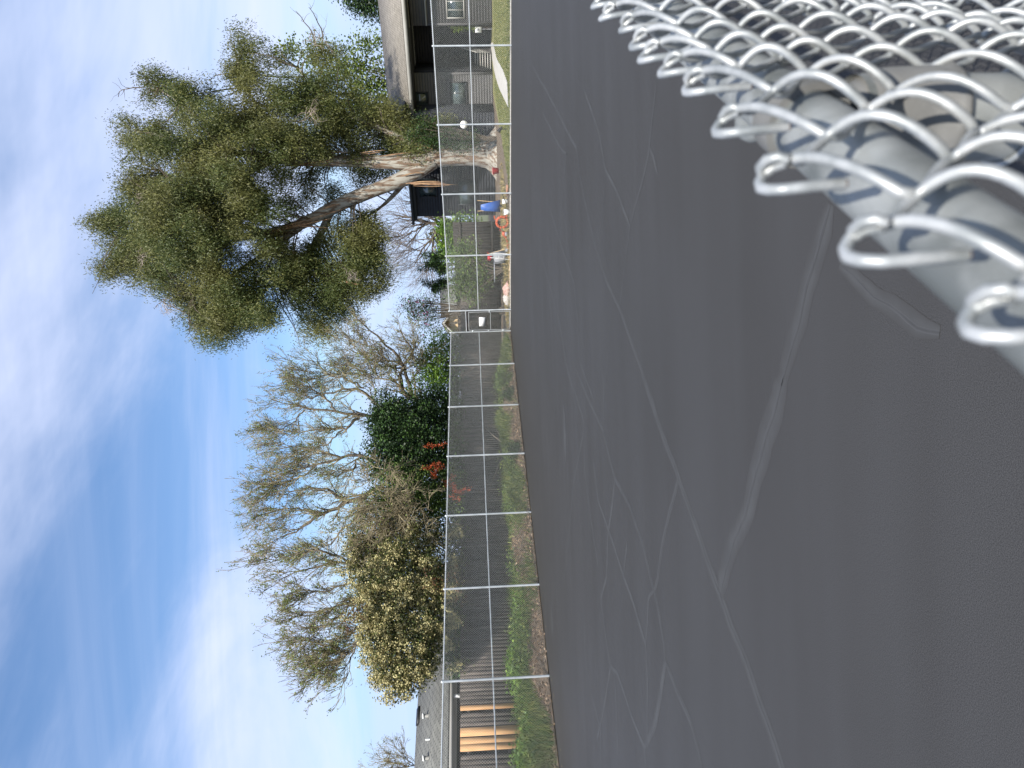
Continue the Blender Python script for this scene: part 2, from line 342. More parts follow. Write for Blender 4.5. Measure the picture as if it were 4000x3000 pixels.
# planted bank behind the left fence
def bankz(s, o):
    return .62*min(1, max(0, o)/1.9)**.8*(min(1, max(0, (s+1.5))/4)) + .06*math.sin(s*1.7+o*3)*min(1, o)
bk = MB(); ns_, no_ = 110, 12
S_ = np.linspace(-3, 48, ns_); O_ = np.concatenate([[0.02], np.linspace(.15, 2.4, 8), [3.2, 9, 30]])
VV = np.array([[Lp(s, o, bankz(s, o) if o < 3 else bankz(s, 2.4)) for o in O_] for s in S_])
ix = np.arange(ns_*len(O_)).reshape(ns_, len(O_))
bk.add(VV, np.stack([ix[:-1, :-1], ix[:-1, 1:], ix[1:, 1:], ix[1:, :-1]], -1)); struct(bk.build('bank', m_soil, smooth=True))
# cracks in the court, sealed over: pale bands with a dark slit
z6 = lambda L_: [(1900+x*.9494, 1425+y*.9494) for x, y in L_]
z5 = lambda L_: [(1900+x*.9494, y*.9494) for x, y in L_]
zn = lambda L_: [(3200+x*.5424, 600+y*.5424) for x, y in L_]
cracks = [
 (z5([(190, 270), (270, 420), (330, 540), (370, 610), (385, 740), (440, 990), (500, 1180), (550, 1280), (600, 1420), (650, 1560), (700, 1690)]), .055, 1),
 (z6([(640, 40), (700, 210), (745, 340), (780, 430), (825, 560), (870, 680), (920, 830), (960, 940), (1010, 1080), (1070, 1220), (1120, 1380), (1180, 1550), (1215, 1659), (1260, 1800)]), .075, 1),
 (z5([(1415, 840), (1400, 900), (1360, 1040), (1310, 1200), (1280, 1340), (1240, 1480), (1215, 1590)]), .11, 1),
 (z6([(1225, 30), (1205, 110), (1185, 200), (1150, 300), (1125, 400), (1090, 520), (1070, 610), (1020, 720), (985, 850), (962, 945)]), .13, 1),
 (z6([(330, 0), (400, 230), (405, 440), (430, 640), (460, 830)]), .05, 0),
 (z6([(370, 20), (420, 140), (480, 270), (500, 360), (530, 480), (590, 590), (640, 740), (675, 890), (700, 980), (730, 1150), (735, 1220), (790, 1360), (850, 1500), (890, 1659)]), .06, 1),
 (z6([(790, 470), (750, 620), (720, 770), (705, 880), (690, 930)]), .055, 1),
 (z6([(657, 1659), (650, 1570), (600, 1450), (540, 1270), (510, 1240), (490, 1110), (470, 960), (495, 870), (500, 700), (520, 560), (528, 470)]), .06, 0),
 (z6([(650, 1575), (690, 1480), (720, 1330), (738, 1220)]), .08, 0),
 (z6([(660, 1560), (662, 1300), (655, 1150), (668, 960), (690, 930)]), .045, 0),
 (z6([(655, 1150), (610, 1000), (570, 890), (520, 730), (460, 560), (440, 380)]), .06, 0),
 (z6([(400, 280), (360, 480), (340, 700), (320, 880), (350, 1100), (375, 1300), (385, 1500)]), .05, 0),
 (z6([(470, 1659), (470, 1500), (430, 1350), (405, 1180), (400, 960)]), .06, 0),
 (z6([(512, 1240), (480, 1430), (455, 1540)]), .05, 0), (z6([(530, 1290), (545, 1659)]), .05, 0),
 (z6([(480, 0), (485, 240)]), .04, 0), (z6([(300, 0), (270, 300), (255, 380), (275, 560)]), .05, 0),
 (z6([(230, 420), (240, 700), (262, 850), (300, 1000), (300, 1250), (290, 1400)]), .06, 0), (z6([(565, 870), (580, 730)]), .06, 0),
 (z5([(700, 340), (680, 520), (668, 640), (640, 760), (592, 930), (572, 1080), (550, 1260)]), .045, 1),
 (z5([(668, 600), (690, 660), (705, 720)]), .04, 0),
 (z5([(400, 360), (425, 430), (462, 530), (490, 700), (540, 800), (592, 935)]), .05, 0), (z5([(490, 700), (478, 860), (458, 1010)]), .03, 0),
 (z5([(240, 720), (260, 860), (310, 1020), (360, 1160), (375, 1300), (385, 1490), (440, 1640)]), .05, 0),
 (z5([(235, 470), (300, 600), (330, 630), (310, 860), (290, 1000)]), .045, 0), (z5([(372, 620), (400, 380), (400, 0)]), .04, 0),
 (z5([(230, 1060), (262, 1180), (300, 1320), (330, 1500), (365, 1640)]), .06, 0), (z5([(520, 1180), (505, 1400), (485, 1659)]), .03, 0),
 (z5([(230, 380), (210, 60), (200, 0)]), .05, 0), (z5([(470, 340), (560, 200), (720, 270)]), .001, 0),
 (z5([(160, 150), (170, 400), (190, 640), (210, 900), (225, 1100), (215, 1400)]), .07, 0),
 (zn([(150, 800), (240, 870), (350, 980), (420, 1040), (510, 1080), (600, 1150), (720, 1260), (870, 1290)]), .07, 2)]
sb = MB(); sl = MB(); rc = random.Random(3)
for k, (pl, wd, mode) in enumerate(cracks):
    G = np.array([gnd(x, y, 0) for x, y in pl]); seg = np.linalg.norm(np.diff(G, axis=0), axis=1); cum = np.r_[0, seg.cumsum()]
    n = max(4, int(cum[-1]/.06)); n = min(n, 500); tt = np.linspace(0, cum[-1], n)
    P = np.stack([np.interp(tt, cum, G[:, i]) for i in range(3)], 1)
    wob = np.cumsum(np.random.randn(n, 1)*.0025, 0); wob -= np.linspace(0, 1, n)[:, None]*wob[-1]
    T = np.gradient(P, axis=0); T /= np.linalg.norm(T, axis=1, keepdims=True); S = np.stack([-T[:, 1], T[:, 0], 0*T[:, 0]], 1)
    P = P+S*wob
    nz = np.convolve(np.random.randn(n+8), np.ones(9)/3, 'valid')[:n]; nz2 = np.convolve(np.random.randn(n+8), np.ones(9)/3, 'valid')[:n]
    wl = wd*.72*(1+.14*nz); wr = wd*.72*(1+.14*nz2); taper = np.minimum(1, np.minimum(tt, cum[-1]-tt)/.25+.5)
    if mode == 2: wl = wl*.95; wr = wr*.95
    if True:
        zc = .0006+.00003*k
        a = P+S*(wl*taper)[:, None]; b_ = P-S*(wr*taper)[:, None]; V = np.concatenate([a, b_]); V[:, 2] = zc
        i = np.arange(n-1); sb.add(V, np.stack([i+n, i+n+1, i+1, i], 1)); sb.uv.append(np.tile(np.array([(0, 0), (0, 0), (1, 0), (1, 0)], float), (n-1, 1)))
    if mode:
        w2 = .0075*(1+.3*nz)
        a = P+S*w2[:, None]; b_ = P-S*w2[:, None]; V = np.concatenate([a, b_]); V[:, 2] = .0021
        i = np.arange(n-1); sl.add(V, np.stack([i+n, i+n+1, i+1, i], 1)); sl.uv.append(np.tile(np.array([(0, 0), (0, 0), (1, 0), (1, 0)], float), (n-1, 1)))
for (x, y, rx, ry) in [(322, 285, .08, .9), (270, 1050, .08, .8)]:      # two pale scuffs
    c = gnd(1900+x*.9494, 1425+y*.9494); th = np.linspace(0, 2*np.pi, 17)[:-1]
    V = [c+np.array([0, 0,   .0019])]+[c+np.array([math.cos(t)*ry*.7, math.sin(t)*rx*3,   .0019]) for t in th]
    for i in range(0, 16, 2): sb.add([V[0], V[1+i], V[1+(i+1) % 16], V[1+(i+2) % 16]], [(0, 1, 2, 3)]); sb.uv.append(np.array([(.5, 0), (.1, 0), (.1, 0), (.1, 0)], float))
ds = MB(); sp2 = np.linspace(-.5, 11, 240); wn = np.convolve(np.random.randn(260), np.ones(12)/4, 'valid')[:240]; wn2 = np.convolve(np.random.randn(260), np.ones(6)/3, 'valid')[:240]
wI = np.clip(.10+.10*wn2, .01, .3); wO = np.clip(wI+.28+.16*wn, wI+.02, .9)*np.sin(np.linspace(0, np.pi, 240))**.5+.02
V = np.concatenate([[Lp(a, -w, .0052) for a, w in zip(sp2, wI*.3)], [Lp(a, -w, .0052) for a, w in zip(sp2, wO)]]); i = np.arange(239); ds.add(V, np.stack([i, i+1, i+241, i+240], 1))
struct(ds.build('dark_edge_strip', M('mottled_dark', (.012, .012, .014), (.045, .045, .048), nscale=5, detail=6, rough=.5, lo=.45, hi=.58)))  # mottled dark strip of uneven width along the left fence foot
struct(sb.build('crack_seal', m_seal)); struct(sl.build('crack_slit', m_slit))
# ------------------------------------------------------------------ chain-link fences
def far_mesh(P0, D, Ln, z0, z1, pitch=.0730, r=.0027, n=None):
    """a woven sheet; each wire zigzags half a diamond wide"""
    n = np.array([-D[1], D[0], 0]) if n is None else n
    hw = pitch/2; nw = int(Ln/hw); nl = int((z1-z0)/hw)
    i = np.arange(nw)[:, None]; k = np.arange(nl+1)[None, :]
    side = ((i+k) % 2)
    T = (i+side)*hw; Z = z1-k*(z1-z0)/nl+0*i
    off = np.where(side == 0, .002, -.002)
    P = P0+T[..., None]*D+Z[..., None]*UP+off[..., None]*n
    b = MB(); b.tubes(P, np.full((nw, nl+1), r), 3)
    # twisted barbs along the top
    t = (np.arange(nw//2)*2+1)*hw; A = P0+t[:, None]*D+z1*UP; B = A+UP*.045
    b.tubes(np.stack([A-D*.008, B+D*.012], 1), np.full((len(t), 2), r*1.2), 3)
    return b
def pipe(A, B, r, sides=12, a=.5):
    b = MB(); A = np.asarray(A, float); B = np.asarray(B, float); b.tubes(np.stack([A, A+(B-A)*.5, B]), [r, r, r], sides, a=a); return b
H = 3.05
def tall_fence(root, P0, D, posts, s0, s1, n):
    pr = MB().tubes(np.stack([P0+D*s0+UP*(H-.01), P0+D*(s0+s1)/2+UP*(H-.01), P0+D*s1+UP*(H-.01)]), .021, 8); pr.build('top_rail', m_postfar, root, True)
    pr = MB().tubes(np.stack([P0+D*s0+UP*1.62, P0+D*(s0+s1)/2+UP*1.62, P0+D*s1+UP*1.62]), .019, 8); pr.build('middle_rail', m_postfar, root, True)
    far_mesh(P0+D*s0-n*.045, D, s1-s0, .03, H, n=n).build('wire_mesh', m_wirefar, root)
    for s in posts:
        c = P0+D*s
        b = MB().tubes(np.stack([c, c+UP*1.5, c+UP*(H+.02)]), .034, 10); p = b.build('post', m_postfar, root, True)
        cb = MB(); th = np.linspace(0, np.pi/2, 4)
        cb.tubes(np.stack([c+UP*(H+.015), c+UP*(H+.035), c+UP*(H+.055), c+UP*(H+.065)]), [.04, .04, .026, .004], 10); cb.build('post_cap', m_postfar, p, True)
sR = [1.26+3.0*k for k in range(7)]
rootR = thing('chain_link_fence', Rp(8, 0), 'tall grey chain-link fence in front of the lawn and gum tree, right of the gate', 'fence')
tall_fence(rootR, F0, RD, sR, 1.26, sR[-1], NR)
sL = [0]+[2.95+3.17*k for k in range(9)]
rootL = thing('chain_link_fence', Lp(12, 0), 'tall grey chain-link fence along the weedy bank and wooden fence, left of the gate', 'fence')
tall_fence(rootL, F0, LD, sL, 0, sL[-1], NL)
# gate between the two
gt = thing('gate', Rp(.63, 0), 'narrow chain-link gate of welded tubes with transom, hung at the court corner', 'gate')
fr = MB()
for s in (.10, 1.16): fr.tubes(np.stack([Rp(s, 0, .06), Rp(s, 0, 1.1), Rp(s, 0, 2.12)]), .021, 8)
for z in (.06, 1.02, 2.12): fr.tubes(np.stack([Rp(.10, 0, z), Rp(.63, 0, z), Rp(1.16, 0, z)]), .019, 8)
fr.build('gate_frame', m_wire, gt, True)
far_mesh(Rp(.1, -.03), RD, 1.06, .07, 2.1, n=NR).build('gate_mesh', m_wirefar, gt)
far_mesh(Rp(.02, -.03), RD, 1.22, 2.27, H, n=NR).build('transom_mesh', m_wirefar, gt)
MB().tubes(np.stack([Rp(0, 0, 2.25), Rp(.6, 0, 2.25), Rp(1.26, 0, 2.25)]), .019, 8).build('transom_bar', m_postfar, gt, True)
for z in (.35, 1.1, 1.9): MB().cbox(Rp(.05, -.01, z), .09, .05, .07, math.atan2(RD[1], RD[0])).build('hinge', m_postfar, gt)
MB().cbox(Rp(1.2, -.03, 1.05), .12, .05, .05, math.atan2(RD[1], RD[0])).build('latch', m_postfar, gt)
sg = thing('sign', Rp(.65, -.06, 1.3), 'blank-looking white sign wired to the chain-link gate', 'sign')
ra = math.atan2(RD[1], RD[0])
s1_, zt = onR(1871, 1240, -.07); s2_, zb = onR(1896, 1273, -.07)
MB().cbox(Rp((s1_+s2_)/2, -.075, zb), abs(s1_-s2_), .012, zt-zb, ra).build('board', m_sign, sg)
# ------------------------------------------------------------------ the low fence at the photographer's hand
ND = np.array([math.sin(.65517), math.cos(.65517), 0]); NN = np.array([ND[1], -ND[0], 0])     # NN points to the photographer's side
NA = np.array([-.1624, 0, EYE-.2096])                                                          # on the rail's axis
def Np(t, n_, z): return NA+ND*t+NN*n_+UP*z
low = thing('low_chain_link_fence', Np(.53, 0, -NA[2]), 'low galvanised chain-link fence with fat top rail close to the camera', 'fence')
def fix(pts): return np.array(pts)
rr = MB(); ts = np.linspace(-1.6, 9.6, 40); rr.tubes(np.array([Np(t, 0, .0008*math.sin(t*3)) for t in ts]), .0211, 32, a=.5); rail = rr.build('top_rail', m_galv, low, True)
TP = [.53, 3.55, 6.57, 9.55]
zg = -NA[2]
for tp in TP:
    b = MB(); b.tubes(np.array([Np(tp, 0, z) for z in (zg, zg/2, -.06, -.03)]), .0265, 28, a=.5); po = b.build('post', m_galv, low, True)
    c = MB(); c.tubes(np.array([Np(tp, 0, z) for z in (-.090, -.086, -.084, -.05, -.036, -.028)]), [.0315, .034, .0315, .0305, .027, .020], 28, a=.5); cap = c.build('loop_cap', m_cap, po, True)
    c = MB(); 
    th = np.linspace(0, 2*np.pi, 33)
    for hw_, r1, r2 in ((.013, .0215, .0262),):
        ring = []
        for prof in ((-hw_, r1), (-hw_, r2), (hw_, r2), (hw_, r1), (-hw_, r1)):
            ring.append(np.array([Np(tp+prof[0], math.cos(t)*prof[1], math.sin(t)*prof[1]) for t in th]))
        for a_, b_ in zip(ring[:-1], ring[1:]):
            V = np.concatenate([a_, b_]); i = np.arange(32); c.add(V, np.stack([i, i+1, i+34, i+33], 1), .5)
    c.build('eye_ring', m_cap, cap)
    for zb_ in (-.135, -.62):
        c = MB(); c.tubes(np.array([Np(tp, math.cos(t)*.0285, zb_+math.sin(t)*.0285*0) + ND*math.sin(t)*.0285 for t in th]), .0022, 6, a=.3); c.build('tie_wire', m_wire, po, True)
# a domed stub on the court side where a second rail ends
c = MB(); c.tubes(np.array([Np(.615, -.012-x, -.006) for x in (0, .012, .020, .026, .029)]), [.015, .015, .0135, .009, .002], 24, a=.5); c.build('end_cap', m_galv, rail, True)
# the wires: t of the top knuckles measured along the rail
kn = np.array([.267, .318, .384, .460, .541, .586, .626, .670, .735, .79]); ws = .066; HL = .044; ZT = .080
LZ = np.r_[ZT, ZT-.031-np.arange(60)*.0430]
def tk(j):      # j counts knuckles
    j = np.asarray(j, float)
    return np.where(j < 0, kn[0]+j*ws, np.where(j > 9, kn[9]+(j-9)*ws, np.interp(j, np.arange(10), kn)))
def ZO(j): return float(np.interp(j, [-1, 0, 1, 2, 3, 4, 5, 6, 7, 8, 9, 10, 12], [-.032, -.032, -.018, -.008, -.012, -.018, -.014, -.008, -.010, -.013, -.006, -.008, -.006]))
def wires(b, i0, i1, nseg, sides, rad):
    """wire i lives between the half-steps i and i+1; the front strands bow towards the camera"""
    nl = 36; ph = np.linspace(0, 1, nseg+1)[:-1]; rows = []
    for ii in range(i0, i1):
        P = []; la, ra_ = float(tk(ii/2)), float(tk((ii+1)/2)); sh = lambda h, k: -.011*math.exp(-((k-1)/1.2)**2) if k > 0 else 0.
        for k in range(nl):
            s0 = (ii+k) % 2
            x0, x1 = (ra_, la) if s0 else (la, ra_); near = s0 == 1; x0 += sh(0, k); x1 += sh(0, k+1); bw = .35 if k == 0 else 1.
            zo = ZO((ii+.5)/2)
            for f in ph:
                dz = zo*max(0, 1-(k+f)/3.)
                x = x0+(x1-x0)*((.5-.5*math.cos(math.pi*f))*.5+f*.5); bow = math.sin(math.pi*f)
                y = .0275+(.0135*bow*bw if near else -.004*bow)+.004*math.sin(k*.9+ii*.35)*min(1, k/3)
                P.append(Np(x, y, LZ[k]+(LZ[k+1]-LZ[k])*f+dz+(.005*bow*bw if near else 0)))
        rows.append(P)
    b.tubes(np.array(rows), rad, sides, a=.5)
def knuckles(b, j0, j1):
    rng = np.random.RandomState(11); ends = []
    for j in range(j0, j1):
        t0 = float(tk(j)); q = rng.randn(6)*.12; zo = ZO(j)
        P = [(0, .0275, 0), (.001, .028, .004), (.003, .026, .007), (.005, .022, .008), (.006, .018, .006)]
        b.tubes(np.array([Np(t0+x*1.2, y, ZT+zo+z*(1+q[0])) for x, y, z in P])[None], .0025, 8, a=.5)
        P = [(.0, .0265, -.001), (.0055, .022, .004), (.006, .018, .008), (.002, .016, .0115), (-.003, .0155, .013), (-.0085, .0175, .0115), (-.0125, .0195, .007), (-.014, .021, -.002), (-.0145, .022, -.012), (-.0145, .0225, -.024)]
        K = np.array(P); K[:, 2] *= 1+q[1]; K[:, 0] *= 1+q[2]
        tt = np.linspace(0, 9, 28); K = np.stack([np.interp(tt, np.arange(10), np.convolve(np.pad(K[:, c], 1, 'edge'), [.15, .7, .15], 'valid')) for c in range(3)], 1)
        Q = np.array([Np(t0+x, y, ZT+zo+z) for x, y, z in K]); b.tubes(Q[None], .0025, 8, a=.5)
        ends.append((Q[-1], unit(Q[-1]-Q[-3])))
    return ends
wm = MB(); wires(wm, -30, 64, 12, 8, .0025); wires(wm, 64, 276, 3, 4, .0022); ends = knuckles(wm, -14, 31); wm.build('wire_mesh', m_wire, low, True)
for e, d in ends[14:26]:
    MB().tubes(np.stack([e-d*.001, e+d*.0008, e+d*.0012]), [.00235, .002, .0003], 8).build('cut_wire_end', m_rust, low, True)
exec_later = []
# ------------------------------------------------------------------ wooden fences
def plank_fence(b, fn, s0, s1, zb, zt, rngs, wd=.14, skip=()):
    s = s0; k = 0
    while s < s1:
        w = wd*rngs.uniform(.94, 1.05)
        if not any(a <= s < c for a, c in skip):
            O = fn(s, rngs.uniform(-.006, .006)); B = fn(s+w-.006, 0); A = B-fn(s, 0)
            b.box(O+UP*zb, A, (fn(s, 1)-fn(s, 0))*.018, UP*(zt-zb+rngs.uniform(-.015, .015)), rngs.random())
        s += w; k += 1
rg = random.Random(2)
wf = thing('wooden_fence', Lp(14, 2.25, .5), 'long weathered brown board fence behind the bank, four fresh orange boards in it', 'fence')
OW = 2.3
news = []
for a_, b_ in ((2756, 2776), (2843, 2878), (2882, 2908), (2908, 2936)):
    sa, _ = onL(1850, a_, OW); sb_, _ = onL(1850, b_, OW); news.append((min(sa, sb_), max(sa, sb_)))
ztop = onL(1798, 2700, OW)[1]
b = MB(); plank_fence(b, lambda s, o: Lp(s, OW+o), -9, 46, .35, ztop, rg, skip=[(a, c-.03) for a, c in news]); b.build('boards', m_wood, wf)
b = MB()
for a_, c_ in news: b.box(Lp(a_, OW-.026, .4), LD*(c_-a_-.01), NL*.02, UP*(ztop-.4))
o_ = b.build('new_boards', m_woodnew, wf); o_['label'] = 'fresh orange boards'
b = MB()
for z in (.75, ztop-.3): b.box(Lp(-9, OW+.03, z), LD*55, NL*.04, UP*.09)
b.build('fence_rail', m_wood, wf)
s = -8.9
while s < 46: MB().box(Lp(s, OW+.03, .3), LD*.09, NL*.09, UP*(ztop-.35)).build('fence_post', m_wood, wf); s += 2.4
# dark fence closing the yard behind the building clutter
SFR = onR(1850, 868, 10.5)[0]
wf2 = thing('wooden_fence', Rp(-3, 10.5), 'dark board fence in deep shade behind the green shrub and builders\' clutter', 'fence')
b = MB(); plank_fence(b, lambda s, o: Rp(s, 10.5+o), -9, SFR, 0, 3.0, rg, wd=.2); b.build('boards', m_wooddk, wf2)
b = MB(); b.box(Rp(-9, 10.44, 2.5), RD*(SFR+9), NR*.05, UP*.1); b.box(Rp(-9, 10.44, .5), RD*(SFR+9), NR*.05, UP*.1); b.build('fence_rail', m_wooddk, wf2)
# ------------------------------------------------------------------ buildings
def slab(b, O, U, V, th, uvs=True):
    """thin slab, its top spanned by U (along the eave) and V (up the slope)"""
    O, U, V = map(np.asarray, (O, U, V)); n = unit(np.cross(U, V))
    if n[2] < 0: n = -n
    q0 = b.n; b.box(O-n*th, U, V, n*th)
    lu, lv = np.linalg.norm(U), np.linalg.norm(V)
    flip = np.dot(np.cross(U, V), n) < 0
    co = [(0, 0), (lu, 0), (lu, lv), (0, lv)]
    base = [co[i] for i in (3, 2, 1, 0)] if flip else co
    idx = {0: base[0], 1: base[1], 2: base[2], 3: base[3]}
    for f in [(0, 3, 2, 1), (4, 5, 6, 7), (0, 1, 5, 4), (1, 2, 6, 5), (2, 3, 7, 6), (3, 0, 4, 7)]:
        b.uv.append(np.array([idx[i % 4] for i in f], float))
def siding(b, O, U, Hh, n, step=.19, lean=.014):
    """lap siding: each course a thin board leaning out at its foot"""
    k = int(Hh/step)+1
    for i in range(k):
        z0 = i*step; h = min(step, Hh-z0)
        if h <= .01: break
        b.box(O+UP*z0, U, n*(lean+.01), UP*(h-.004), .5+.1*rg.random())
def window(root, O, U, Hh, n, trimm, bars=1):
    """frame, glass and glazing bars on a wall; n points outwards"""
    fw = .07; lu = np.linalg.norm(U); e = U/lu
    f = MB()
    f.box(O+n*.03, e*fw, n*.06, UP*Hh); f.box(O+e*(lu-fw)+n*.03, e*fw, n*.06, UP*Hh)
    f.box(O+e*fw+n*.03, e*(lu-2*fw), n*.058, UP*fw); f.box(O+e*fw+n*.03+UP*(Hh-fw), e*(lu-2*fw), n*.058, UP*fw)
    for i in range(bars): f.box(O+e*(lu*(i+1)/(bars+1)-.02)+n*.032, e*.04, n*.04, UP*(Hh-fw))
    w = f.build('window', trimm, root)
    g = MB(); g.box(O+e*.02+n*.028, e*(lu-.04), n*.012, UP*(Hh-.03)); g.build('pane', m_glass, w)
    return w
# --- house on the left, behind the board fence
OH = 5.2
s0, ze = onL(1754, 2590, OH); s1, _ = onL(1754, 3000, OH); s0 -= 5; s1 += 6
hl = thing('house', Lp((s0+s1)/2, OH+4, .3), 'low house with grey shingle roof and pale gutter behind the board fence', 'house')
rz = onL(1618, 3000, OH+4.2)[1]
b = MB(); slab(b, Lp(s0, OH, ze), LD*(s1-s0), NL*4.2+UP*(rz-ze), .12); 
slab(b, Lp(s0, OH+8.6, ze), LD*(s1-s0), -NL*4.35+UP*(rz-ze-.01), .12); rfh = b.build('roof', m_roofg, hl)
gb = MB(); gb.box(Lp(s0, OH-.11, ze-.19), LD*(s1-s0), NL*.11, UP*.13); gb.build('gutter', m_trim, rfh)
fb = MB(); fb.box(Lp(s0, OH+.003, ze-.30), LD*(s1-s0), NL*.03, UP*.22); fb.build('fascia', m_trim, rfh)
b = MB(); siding(b, Lp(s0+.4, OH+.8, .2), LD*(s1-s0-.8), ze-.3, -NL); b.box(Lp(s0+.4, OH+.83, .2), LD*(s1-s0-.8), NL*6.9, UP*(ze-.38)); b.build('wall', m_siddk, hl)  # eave shade is put into this wall's dark colour
def roofpt(px, py):
    n = unit(np.cross(LD, NL*4.2+UP*(rz-ze))); return onp(px, py, Lp(s0, OH, ze), n)
for k, (px, py, kind) in enumerate([(1672, 2795, 0), (1640, 2790, 1), (1674, 2960, 0), (1678, 2888, 2)]):
    c = roofpt(px, py); b = MB()
    if kind == 0:
        b.tubes(np.array([c+UP*z for z in (-.05, .1, .17)]), .07, 10); v = b.build('roof_vent', m_trim, rfh, True)
        MB().tubes(np.array([c+UP*z for z in (.165, .17, .22, .225)]), [.06, .12, .09, .01], 10).build('vent_cowl', m_white, v, True)
    elif kind == 1: b.box(c-LD*.35-UP*.02, LD*.7, NL*.25+UP*.09, UP*.10); b.build('roof_vent', m_black, rfh)
    else: b.tubes(np.array([c+UP*z for z in (-.05, .12, .16)]), .035, 8); b.build('roof_vent', m_white, rfh, True)
b = MB(); b.box(Lp(s1-8.5, OH-.08, ze-.5), LD*.12, NL*.1, UP*.32); b.build('downpipe', m_white, hl)
# --- gable house beyond the gate
yg = 62.
Pk = at(1724, 1264, yg); Pl = at(1788, 1325, yg); Pr = at(1800, 1190, yg)
hg_ = thing('house', (Pk[0], yg+4, 0), 'small tan house with grey gabled roof beyond the gate', 'house')
b = MB(); xw0, xw1 = Pl[0]+.5, Pr[0]-.3
b.add([(xw0, yg+.6, 0), (xw1, yg+.6, 0), (xw1, yg+.6, Pr[2]+.15), (Pk[0], yg+.6, Pk[2]-.12)], [(0, 1, 2, 3)])
b.add([(xw0, yg+.6, 0), (Pk[0], yg+.6, Pk[2]-.12), (xw0, yg+.6, Pl[2]+.15), (xw0, yg+.6, (Pl[2])/2)], [(0, 1, 2, 3)])
b.box((xw0, yg+.62, 0), (xw1-xw0, 0, 0), (0, 9, 0), (0, 0, Pl[2]-.3)); b.build('wall', m_tan, hg_)
b = MB(); slab(b, Pl, Pk-Pl, np.array([0, 11., 0]), .14); slab(b, Pk, Pr-Pk+np.array([1.5, 0, -.9]), np.array([0, 11., 0]), .14)
rf = b.build('roof', m_roofg, hg_)
b = MB(); b.box(Pl-UP*.30-np.array([0, .04, 0]), Pk-Pl, (0, .035, 0), UP*.22); b.box(Pk-UP*.30-np.array([0, .04, 0]), Pr-Pk+np.array([1.5, 0, -.9]), (0, .035, 0), UP*.22); b.build('bargeboard', m_trim, rf)
# grey roof running right of the gable, seen through the branches
b = MB(); q0 = at(1790, 1240, 66); q1 = at(1785, 1110, 66); r0 = at(1722, 1240, 71); 
slab(b, q0, q1-q0, r0-q0, .15); b.build('roof_wing', m_roofg, hg_)
b = MB(); b.box((q0[0], 66.5, 0), (q1[0]-q0[0], 0, 0), (0, 8, 0), (0, 0, q0[2]-.25)); b.build('wing_wall', m_tan, hg_)
# --- two-storey building on the right
B0 = gnd(1922, 40, .0); BD = RD; BN = NR
def onB(px, py, o=0.):
    P = onp(px, py, B0+BN*o, BN); return np.dot(P-B0, BD), P[2]
def Bp(s, o, z=0.): return B0+BD*s+BN*o+UP*z
hb = thing('apartment_building', Bp(0, 5), 'dark two-storey building with brown shingle roof, recessed stair porch and balcony', 'building')
se0, zev = onB(1606, 520, -2.1); se1, zev2 = onB(1567, 0, -2.1); se1 += 8
zev = (zev+zev2)/2
zrg = onB(1476, 0, 4.5)[1]
b = MB(); slab(b, Bp(se0, -2.1, zev), BD*(se1-se0), BN*6.6+UP*(zrg-zev), .14); slab(b, Bp(se0, 11.1, zev), BD*(se1-se0), -BN*6.58+UP*(zrg-zev-.01), .14); rfb = b.build('roof', m_roofb, hb)
b = MB(); b.box(Bp(se0, -2.16, zev-.28), BD*(se1-se0), BN*.05, UP*.24); b.build('fascia', m_trim, rfb)
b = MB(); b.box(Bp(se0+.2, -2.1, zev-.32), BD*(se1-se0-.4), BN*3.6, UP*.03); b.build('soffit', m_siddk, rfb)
sl0, _ = onB(1800, 560); sp0, _ = onB(1800, 283); sp1, _ = onB(1800, 92)
zh = zev-.32
b = MB(); siding(b, Bp(sl0, .02), BD*(sp0-sl0), zh, -BN); b.box(Bp(sl0, .02), BD*(sp0-sl0), BN*9, UP*zh); b.build('wall', m_sidg, hb)
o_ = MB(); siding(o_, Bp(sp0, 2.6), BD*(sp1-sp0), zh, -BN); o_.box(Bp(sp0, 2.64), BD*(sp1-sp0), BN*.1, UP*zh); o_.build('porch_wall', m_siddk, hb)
b = MB(); siding(b, Bp(sp1, -.6), BD*(se1-sp1-.6), 4.35, -BN); b.box(Bp(sp1, -.58), BD*(se1-sp1-.6), BN*9, UP*4.35)
b.build('wing_wall', m_sidg, hb)
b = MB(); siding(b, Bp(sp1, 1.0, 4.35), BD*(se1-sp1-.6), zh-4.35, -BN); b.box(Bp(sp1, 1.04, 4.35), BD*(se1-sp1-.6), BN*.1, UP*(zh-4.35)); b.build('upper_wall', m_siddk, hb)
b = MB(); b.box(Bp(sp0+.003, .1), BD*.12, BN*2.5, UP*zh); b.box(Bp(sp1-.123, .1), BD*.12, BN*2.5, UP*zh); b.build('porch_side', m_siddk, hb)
# upper window, lower windows
def winB(px0, px1, py0, py1, o, tr=m_siddk, bars=1):
    sa, zt_ = onB(px0, py1, o); sb2, zb_ = onB(px1, py0, o); a, c = min(sa, sb2), max(sa, sb2)
    window(hb, Bp(a, o, zb_), BD*(c-a), zt_-zb_, -BN, tr, bars)
winB(1607, 1672, 357, 437, .0); winB(1762, 1822, 318, 450, 0, m_siddk, 2); winB(1745, 1812, -30, 72, -.62, m_trim, 2); winB(1590, 1640, -60, 8, 1.0)
# balcony rail and its slab
zr0 = onB(1650, 40, -.75)[1]
b = MB(); 
siding(b, Bp(sp1, -.66, 4.4), BD*(se1-sp1-.6), .95, -BN)
b.build('balcony_panel', m_sidg, hb); b = MB()
b.box(Bp(sp1-.1, -.75, 5.42), BD*(se1-sp1-.5), BN*.14, UP*.07); b.box(Bp(sp1, -.72, 4.28), BD*(se1-sp1-.6), BN*1.7, UP*.10); b.build('balcony_rail', m_trim, hb)
